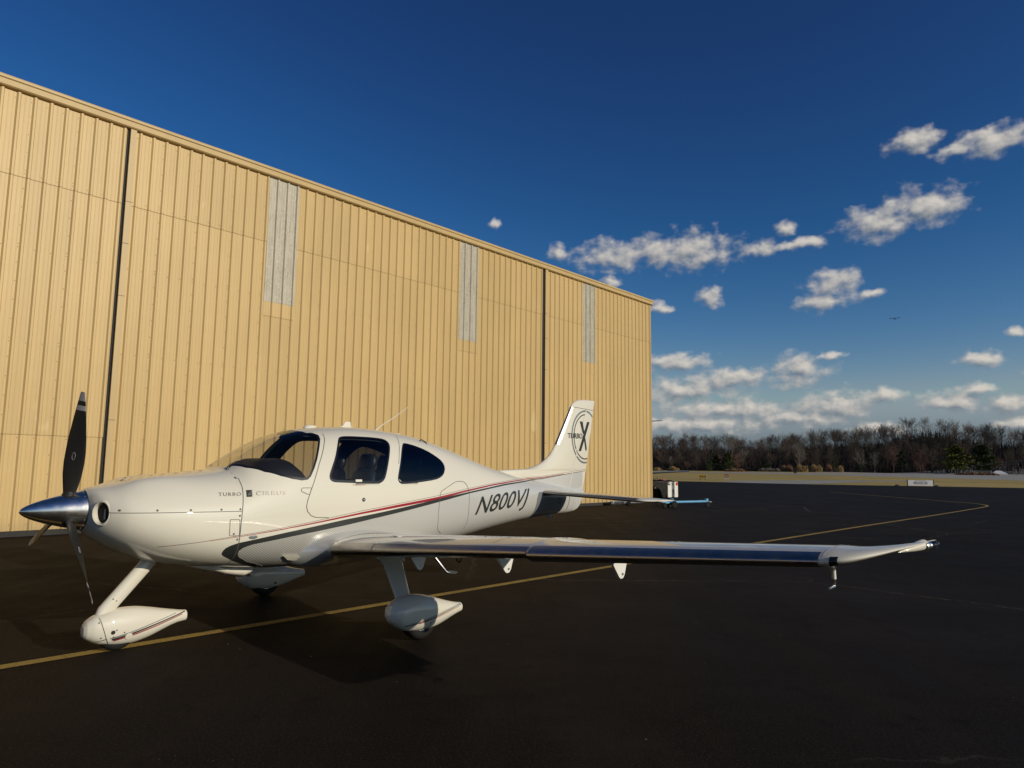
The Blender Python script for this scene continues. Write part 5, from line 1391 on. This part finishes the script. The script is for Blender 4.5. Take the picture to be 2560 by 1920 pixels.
# ------------------------------------------------------------------ things by the runway
CANVAS = pmat('white_canvas', (.62, .62, .62), .8); FENCE = pmat('pale_fence', (.34, .31, .27), .85, var=.2, vscale=2); BLK = pmat('black_post', (.02, .02, .022), .5)
tp = atp(34.3, 292); o = empty('tent', tp, -VA); mb = MB(); mb.add([(-2.3,-1.8,.5),(2.3,-1.8,.5),(2.3,1.8,.5),(-2.3,1.8,.5),(-.7,0,1.55),(.7,0,1.55)], [(0,1,5,4),(1,2,5),(2,3,4,5),(3,0,4)]); mb.build('canopy', CANVAS, o); mb = MB(); mb.add([(-2.3,-1.8,-.1),(2.3,-1.8,-.1),(2.3,1.8,-.1),(-2.3,1.8,-.1),(-2.3,-1.8,.5),(2.3,-1.8,.5),(2.3,1.8,.5),(-2.3,1.8,.5)], [(0,1,5,4),(1,2,6,5),(2,3,7,6),(3,0,4,7)]); mb.build('side_sheet', CANVAS, o); tag(o, 'small white tent in the pale fence line at the far right', 'tent')
def fence(az0, az1, r, h, label):
    a, b = polar(az0, r), polar(az1, r); o = empty('fence', Vector((a.x, a.y, wp(a))), 0); d = b - a; n = max(2, int(d.length / 2.4))
    for i in range(n + 1):
        p = d * i / n; m = MB(); m.box((p.x, p.y, h / 2), (.12, .12, h)); m.build('post', FENCE, o)
    for z in (h * .35, h * .68, h * .98):
        m = MB(); m.tube([(0, 0, z), (d.x, d.y, z)], .08, 4); m.build('rail', FENCE, o)
    tag(o, label, 'fence')
fence(32.4, 33.9, 296, 1.3, 'pale rail fence left of the white tent'); fence(34.7, 36.4, 296, 1.2, 'pale rail fence right of the white tent')
def flat_text(name, body, parent, w, h, c, mat, bold=0.0):
    uv, f = text_tris(body, 0, 9, 1.0, bold); return mk(name, [(c[0] - w / 2 + a * w, -.0, c[2] - h / 2 + b * h) for a, b in uv], f, mat, parent, False, False)
# ------------------------------------------------------------------ signs on the grass (faces are local -y)
SIGNW = pmat('sign_white', (.55, .55, .56), .6); SIGNY = pmat('sign_yellow', (.42, .27, .02), .6); SIGNR = pmat('sign_red', (.24, .02, .025), .6); SIGNK = pmat('sign_black', (.015, .015, .016), .6)
def face_cam(p): return math.atan2(-p.x, p.y)
p = Vector((49.23, 86.06, -.03)); o = empty('welcome_sign', p, math.atan2(85.937 - 86.191, 50.714 - 47.743)); tag(o, 'low white sign with black end posts on the grass beyond the apron', 'sign')
mb = MB(); mb.bbox((0, 0, .40), (2.92, .08, .66), .01); mb.build('panel', SIGNW, o)
for s in (-1, 1): mb = MB(); mb.box((s * 1.50, 0, .39), (.09, .11, .80)); mb.build('post', SIGNK, o)
def stext(body, w, h, x, z, mat, par, y=-.046, bold=0.0):
    uv, f = text_tris(body, 0, 9, 1.0, bold); mk('lettering', [(x - w / 2 + a * w, y, z - h / 2 + b * h) for a, b in uv], f, mat, par, False, False)
stext('MILLION AIR', 1.62, .21, 0, .42, SIGNK, o, bold=.02)
mb = MB(); mb.add([(-.8, -.046, .235), (-.2, -.046, .25), (.4, -.046, .225), (.8, -.046, .26), (.8, -.046, .29), (.4, -.046, .262), (-.2, -.046, .285), (-.8, -.046, .262)], [(0, 1, 6, 7), (1, 2, 5, 6), (2, 3, 4, 5)]); mb.build('wave_line', SIGNK, o, recalc=False)
mb = MB(); mb.box((0, -.043, .635), (1.3, .006, .075)); mb.build('small_print_strip', pmat('small_print_grey', (.20, .20, .21), .7, var=.6, vscale=14), o)
for dx, sz in ((-2.55, .34), (1.95, .30)):
    q = p + Vector((dx, -.1 * dx + .2, 0)); m = MB(); m.loft([[(sz * g * math.cos(2 * math.pi * k / 10), sz * .6 * g * math.sin(2 * math.pi * k / 10), z) for k in range(10)] for z, g in ((0, 1), (.10, .9), (.17, .5))], True); b = m.build('ground_light', SIGNK, None, True); b.location = q
    tag(b, 'small dark ground light %s the low white sign' % ('left of' if dx < 0 else 'right of'), 'light')
p = Vector((30.22, 112.8, -.03)); o = empty('taxiway_sign', p, face_cam(p)); tag(o, 'yellow airfield sign with black marks on the far grass', 'sign')
mb = MB(); mb.bbox((0, 0, .62), (1.02, .16, .56), .02); mb.build('panel', SIGNY, o); mb = MB(); mb.box((.545, 0, .62), (.06, .2, .62)); mb.build('end_post', SIGNW, o)
for s in (-.38, .38): mb = MB(); mb.box((s, 0, .18), (.08, .08, .38)); mb.build('leg', SIGNK, o)
stext('A', .22, .34, 0, .62, SIGNK, o, -.086, .03)
for s in (-1, 1): mb = MB(); mb.add([(s * .20, -.086, .57), (s * .20, -.086, .67), (s * .33, -.086, .67), (s * .33, -.086, .75), (s * .45, -.086, .62), (s * .33, -.086, .49), (s * .33, -.086, .57)], [(0, 1, 2, 6), (3, 4, 5)]); mb.build('arrow', SIGNK, o, recalc=False)
p = Vector((36.0, 119.4, -.03)); o = empty('runway_sign', p, face_cam(p)); tag(o, 'small red airfield sign on two white legs', 'sign')
mb = MB(); mb.bbox((0, 0, .72), (.60, .14, .48), .02); mb.build('panel', SIGNR, o)
for s in (-.22, .22): mb = MB(); mb.box((s, 0, .22), (.10, .08, .5)); mb.build('leg', SIGNW, o)
mb = MB(); mb.box((0, -.074, .76), (.44, .006, .07)); mb.build('white_bar', SIGNW, o); mb = MB(); mb.box((0, -.074, .62), (.38, .006, .06)); mb.build('white_bar', SIGNW, o)
p = Vector((86.8, 218.4, 0)); p.z = wp(p); o = empty('distance_sign', p, face_cam(p)); tag(o, 'tiny dark square sign far out by the runway', 'sign')
mb = MB(); mb.bbox((0, 0, .95), (.85, .12, .8), .02); mb.build('panel', SIGNK, o)
for s in (-.3, .3): mb = MB(); mb.box((s, 0, .28), (.08, .08, .6)); mb.build('leg', SIGNK, o)
# ------------------------------------------------------------------ ground power cart behind the hangar corner
CARTW = pmat('cart_white_paint', (.70, .68, .62), .5, var=.06, vscale=3); CARTSHADE = pmat('cart_shaded_side', (.40, .39, .36), .55, var=.1, vscale=3); AMBER = pmat('amber_lens', (.45, .09, .01), .25, coat=.5); PINK = pmat('faded_red_cloth', (.42, .10, .09), .9)
g = empty('ground_power_cart', (8.22, 38.14, 0), R(-48)); tag(g, 'white ground power cart with orange rear lamp at the hangar corner', 'cart')
# local x runs along the cart to its end face (+x), -y towards the camera
mb = MB(); pr = [(-1.6,.33),(-1.6,.95),(.42,.95),(.42,.42),(.30,.16),(.12,.16),(-.02,.52),(-.25,.70),(-.85,.70),(-1.02,.52),(-1.15,.16),(-1.45,.16)]
n = len(pr); mb.v = [(x, -.40, z) for x, z in pr] + [(x, .42, z) for x, z in pr]; mb.f = [tuple(range(n)), tuple(range(2 * n - 1, n - 1, -1))] + [(k, (k + 1) % n, n + (k + 1) % n, n + k) for k in range(n)]; mb.build('body', CARTSHADE, g)  # white cart's body painted grey: the shade on its side is in the colour
for y0, y1 in ((-.44, -.10), (.14, .46)):
    mb = MB(); yc = (y0 + y1) / 2; mb.bbox((.46, yc, .56), (.06, y1 - y0, .82), .028); mb.build('end_panel', CARTW, g)
mb = MB(); mb.box((.425, .02, .56), (.02, .26, .76)); mb.build('end_recess', pmat('cart_recess', (.16, .16, .155), .7), g)
mb = MB(); mb.box((.493, -.33, .87), (.012, .17, .16)); mb.build('lamp_housing', SIGNK, g); mb = MB(); mb.box((.50, -.33, .89), (.012, .10, .07)); mb.build('clear_lamp', CARTW, g)
mb = MB(); mb.box((.495, .33, .86), (.014, .17, .17)); mb.build('amber_lamp', AMBER, g)
mb = MB(); mb.lathe((.43, -.06, .84), (1, 0, 0), [(0, .09), (.03, .09), (.03, .05)], 14); mb.build('socket', SIGNK, g)
mb = MB(); mb.tube([(.45, .02, .55), (.50, .06, .45), (.48, .10, .36), (.52, .05, .28), (.50, .02, .2)], .022, 6); mb.tube([(.46, .12, .6), (.50, .10, .4), (.47, .03, .33)], .016, 6); mb.build('tow_hitch', SIGNK, g)
for x in (-.55,):
    for y in (-.33, .33):
        w = bpy.data.objects.new('wheel', None); COL.objects.link(w); w.parent = g; w.location = (x, y, .30); mb = MB(); mb.lathe((0, -.09, 0), (0, 1, 0), [(0, .17), (0, .27), (.03, .30), (.15, .30), (.18, .27), (.18, .17)], 24); mb.build('tyre', RUBBER, w, True, 40); mb = MB(); mb.lathe((0, -.07, 0), (0, 1, 0), [(0, .03), (.02, .16), (.12, .16), (.14, .03)], 18); mb.build('rim', METAL, w, True, 40)
mb = MB(); mb.tube([(.30, 0, .16), (.30, 0, .06)], .03, 6); mb.lathe((.30, -.05, .09), (0, 1, 0), [(0, .09), (.10, .09)], 14); mb.build('jockey_wheel', RUBBER, g)
# gear heaped on top of the cart
h = empty('cable_heap', (8.22, 38.14, .95), R(-48)); tag(h, 'heap of black cables and plugs with a faded red cloth on top of the cart', 'cables')
r3 = random.Random(9)
for k in range(6):
    mb = MB(); x0 = -.9 + .2 * k; pts = [(x0 + .14 * i, -.3 + .12 * math.sin(i * 1.3 + k), .035 + .05 * abs(math.sin(i * .9 + k))) for i in range(7)]; mb.tube(pts, .026, 6); mb.build('cable', SIGNK, h, True)
for x, z in ((-.55, .21), (-.43, .16), (-.30, .23)): mb = MB(); mb.tube([(x, -.3, 0), (x + .01, -.3, z)], [.025, .018], 6); mb.build('plug', SIGNK, h, True)
mb = MB(); mb.loft([[(-.02 + .20 * q * math.cos(2 * math.pi * k / 12), -.28 + .14 * q * math.sin(2 * math.pi * k / 12), z + .02 * math.sin(k * 2.3)) for k in range(12)] for z, q in ((.06, 1), (.11, .9), (.135, .5))], True); mb.build('cloth', PINK, h, True)
# ------------------------------------------------------------------ tow bars lying on the apron
BLUE = pmat('tow_bar_blue', (.085, .30, .52), .45, var=.12, vscale=4); WPL = pmat('worn_grey_steel', (.30, .29, .27), .45, metal=.6)
def ground_wheel(par, x, y, r, w, name='wheel'):
    q = bpy.data.objects.new(name, None); COL.objects.link(q); q.parent = par; q.location = (x, y, r); mb = MB(); mb.lathe((0, -w / 2, 0), (0, 1, 0), [(0, r * .55), (0, r * .9), (w * .2, r), (w * .8, r), (w, r * .9), (w, r * .55)], 20); mb.build('tyre', RUBBER, q, True, 40); mb = MB(); mb.lathe((0, -w * .4, 0), (0, 1, 0), [(0, .01), (w * .1, r * .5), (w * .7, r * .5), (w * .8, .01)], 14); mb.build('hub', METAL, q, True, 40)
b = empty('tow_bar', (6.75, 30.42, 0), math.atan2(31.38 - 30.42, 8.67 - 6.75)); tag(b, 'sky blue aircraft tow bar on small wheels near the hangar corner', 'tow bar')
mb = MB(); mb.tube([(.0, 0, .235), (1.0, 0, .24), (2.02, 0, .25)], .055, 10); mb.build('beam', BLUE, b, True, 40)
mb = MB(); mb.bbox((-.10, 0, .22), (.62, .10, .09), .015); mb.build('axle_block', BLUE, b); mb = MB(); mb.tube([(.02, 0, .24), (.02, 0, .38), (.16, 0, .38), (.16, 0, .25)], .02, 6); mb.build('lever', BLUE, b, True)
mb = MB(); mb.bbox((2.0, 0, .30), (.13, .12, .13), .015); mb.build('head', BLUE, b); mb = MB(); mb.tube([(2.05, 0, .26), (2.22, 0, .22), (2.30, 0, .225)], .022, 6); mb.build('hook', WPL, b, True)
mb = MB(); mb.tube([(-.35, 0, .22), (-.48, 0, .24)], .03, 6); mb.build('tail_pin', WPL, b, True)
ground_wheel(b, .10, -.16, .145, .07); ground_wheel(b, .10, .16, .145, .07); ground_wheel(b, -.36, -.10, .11, .07); ground_wheel(b, 1.98, -.09, .10, .05); ground_wheel(b, 2.14, .05, .10, .05)
b = empty('tow_bar', (4.15, 31.85, 0), R(7)); tag(b, 'grey steel tow bar lying below the tailplane by the hangar', 'tow bar')
mb = MB(); mb.tube([(.9, 0, .10), (1.6, 0, .13), (2.75, 0, .20)], .042, 8); mb.build('beam', WPL, b, True, 40)
mb = MB(); mb.tube([(0, 0, .08), (.30, 0, .09)], [.05, .06], 8); mb.build('grip', RUBBER, b, True, 40); mb = MB(); mb.bbox((.36, 0, .12), (.14, .16, .14), .02); mb.build('clamp', METAL, b); mb = MB(); mb.tube([(.42, 0, .14), (.9, 0, .17), (.95, .05, .10)], .05, 8); mb.build('spring_housing', DGREY, b, True, 40)
mb = MB(); mb.bbox((.95, 0, .12), (.22, .22, .10), .02); mb.build('joint_plate', METAL, b); mb = MB(); mb.tube([(1.2, .14, .08), (1.5, .14, .24), (1.9, .10, .12)], .02, 6); mb.build('handle', METAL, b, True)
ground_wheel(b, 1.08, -.14, .09, .06); ground_wheel(b, 1.08, .14, .09, .06); ground_wheel(b, 2.5, 0, .09, .05)
# ------------------------------------------------------------------ tail of another aircraft behind the hangar
JET = pmat('dark_jet_paint', (.16, .16, .165), .4, coat=.5)  # one even dark grey for the airframe
d0 = polar(11.05, 47.0); j = empty('parked_jet', (d0.x - 1.95, d0.y + .6, 0), R(186)); tag(j, 'dark tailplane tip of a parked jet sticking out behind the hangar corner', 'jet')
def slab(name, root, tip, par, mat):
    mb = MB()
    rings = []
    for (x, y, z, c, th) in (root, tip): rings.append([(x + .0 * k, y + c * (.5 - .5 * math.cos(math.pi * 2 * k / 16)) - c / 2, z + th * math.sin(2 * math.pi * k / 16)) for k in range(16)])
    mb.loft(rings, True); return mb.build(name, mat, par, True, 40)
slab('tailplane', (0, 0, 4.62, 1.3, .10), (2.82, .35, 4.80, .30, .015), j, JET); slab('tailplane', (0, 0, 4.62, 1.3, .10), (-2.82, .35, 4.80, .30, .015), j, JET)
mb = MB(); mb.loft([[(.10 * math.cos(2 * math.pi * k / 16), y0 + c * math.sin(2 * math.pi * k / 16), z) for k in range(16)] for z, y0, c in ((2.0, -1.0, 1.5), (3.3, -.5, 1.1), (4.64, 0, .75))], True); mb.build('fin', JET, j, True, 40)
mb = MB(); mb.loft([[(r * math.cos(2 * math.pi * k / 20), y, 1.75 + z + r * math.sin(2 * math.pi * k / 20)) for k in range(20)] for y, r, z in ((1.2, .12, .35), (0, .45, .15), (-2, .75, 0), (-6, .85, 0), (-9, .75, -.05), (-10.5, .35, -.2), (-11, .05, -.25))], True); mb.build('fuselage', JET, j, True, 40)
for x, y in ((-1.2, -4.5), (1.2, -4.5), (0, -9.5)):
    mb = MB(); mb.tube([(x * .5, y, 1.2), (x, y, .25)], .06, 8); mb.build('gear_leg', METAL, j, True); mb = MB(); mb.lathe((x - .08, y, .25), (1, 0, 0), [(0, .2), (.03, .25), (.13, .25), (.16, .2)], 18); mb.build('wheel', RUBBER, j, True, 40)
slab('wing', (.5, -4.8, 1.2, 2.2, .14), (6.2, -4.4, 1.5, .9, .04), j, JET) if False else slab('wing', (-.5, -4.8, 1.2, 2.2, .14), (-6.2, -4.4, 1.5, .9, .04), j, JET)
# ------------------------------------------------------------------ small airplane far off in the sky
sp = Vector((.472, .861, .188)).normalized() * 900 + Vector((0, 0, CAM_H)); f = empty('flying_airplane', sp, R(60)); tag(f, 'tiny dark high-wing airplane flying far off in the blue sky', 'airplane'); FLY = pmat('far_airplane_paint', (.10, .11, .13), .5)
mb = MB(); mb.tube([(-3.6, 0, 0), (-2.6, 0, .05), (-.8, 0, .2), (1.5, 0, .15), (4.2, 0, .35)], [.25, .55, .65, .5, .15], 10); mb.build('fuselage', FLY, f, True)
mb = MB(); mb.box((-.6, 0, .95), (1.5, 10.8, .18)); mb.build('wing', FLY, f); mb = MB(); mb.box((3.8, 0, .5), (.9, 3.3, .1)); mb.build('tailplane', FLY, f); mb = MB(); mb.box((4.0, 0, 1.1), (1.0, .1, 1.4)); mb.build('fin', FLY, f)
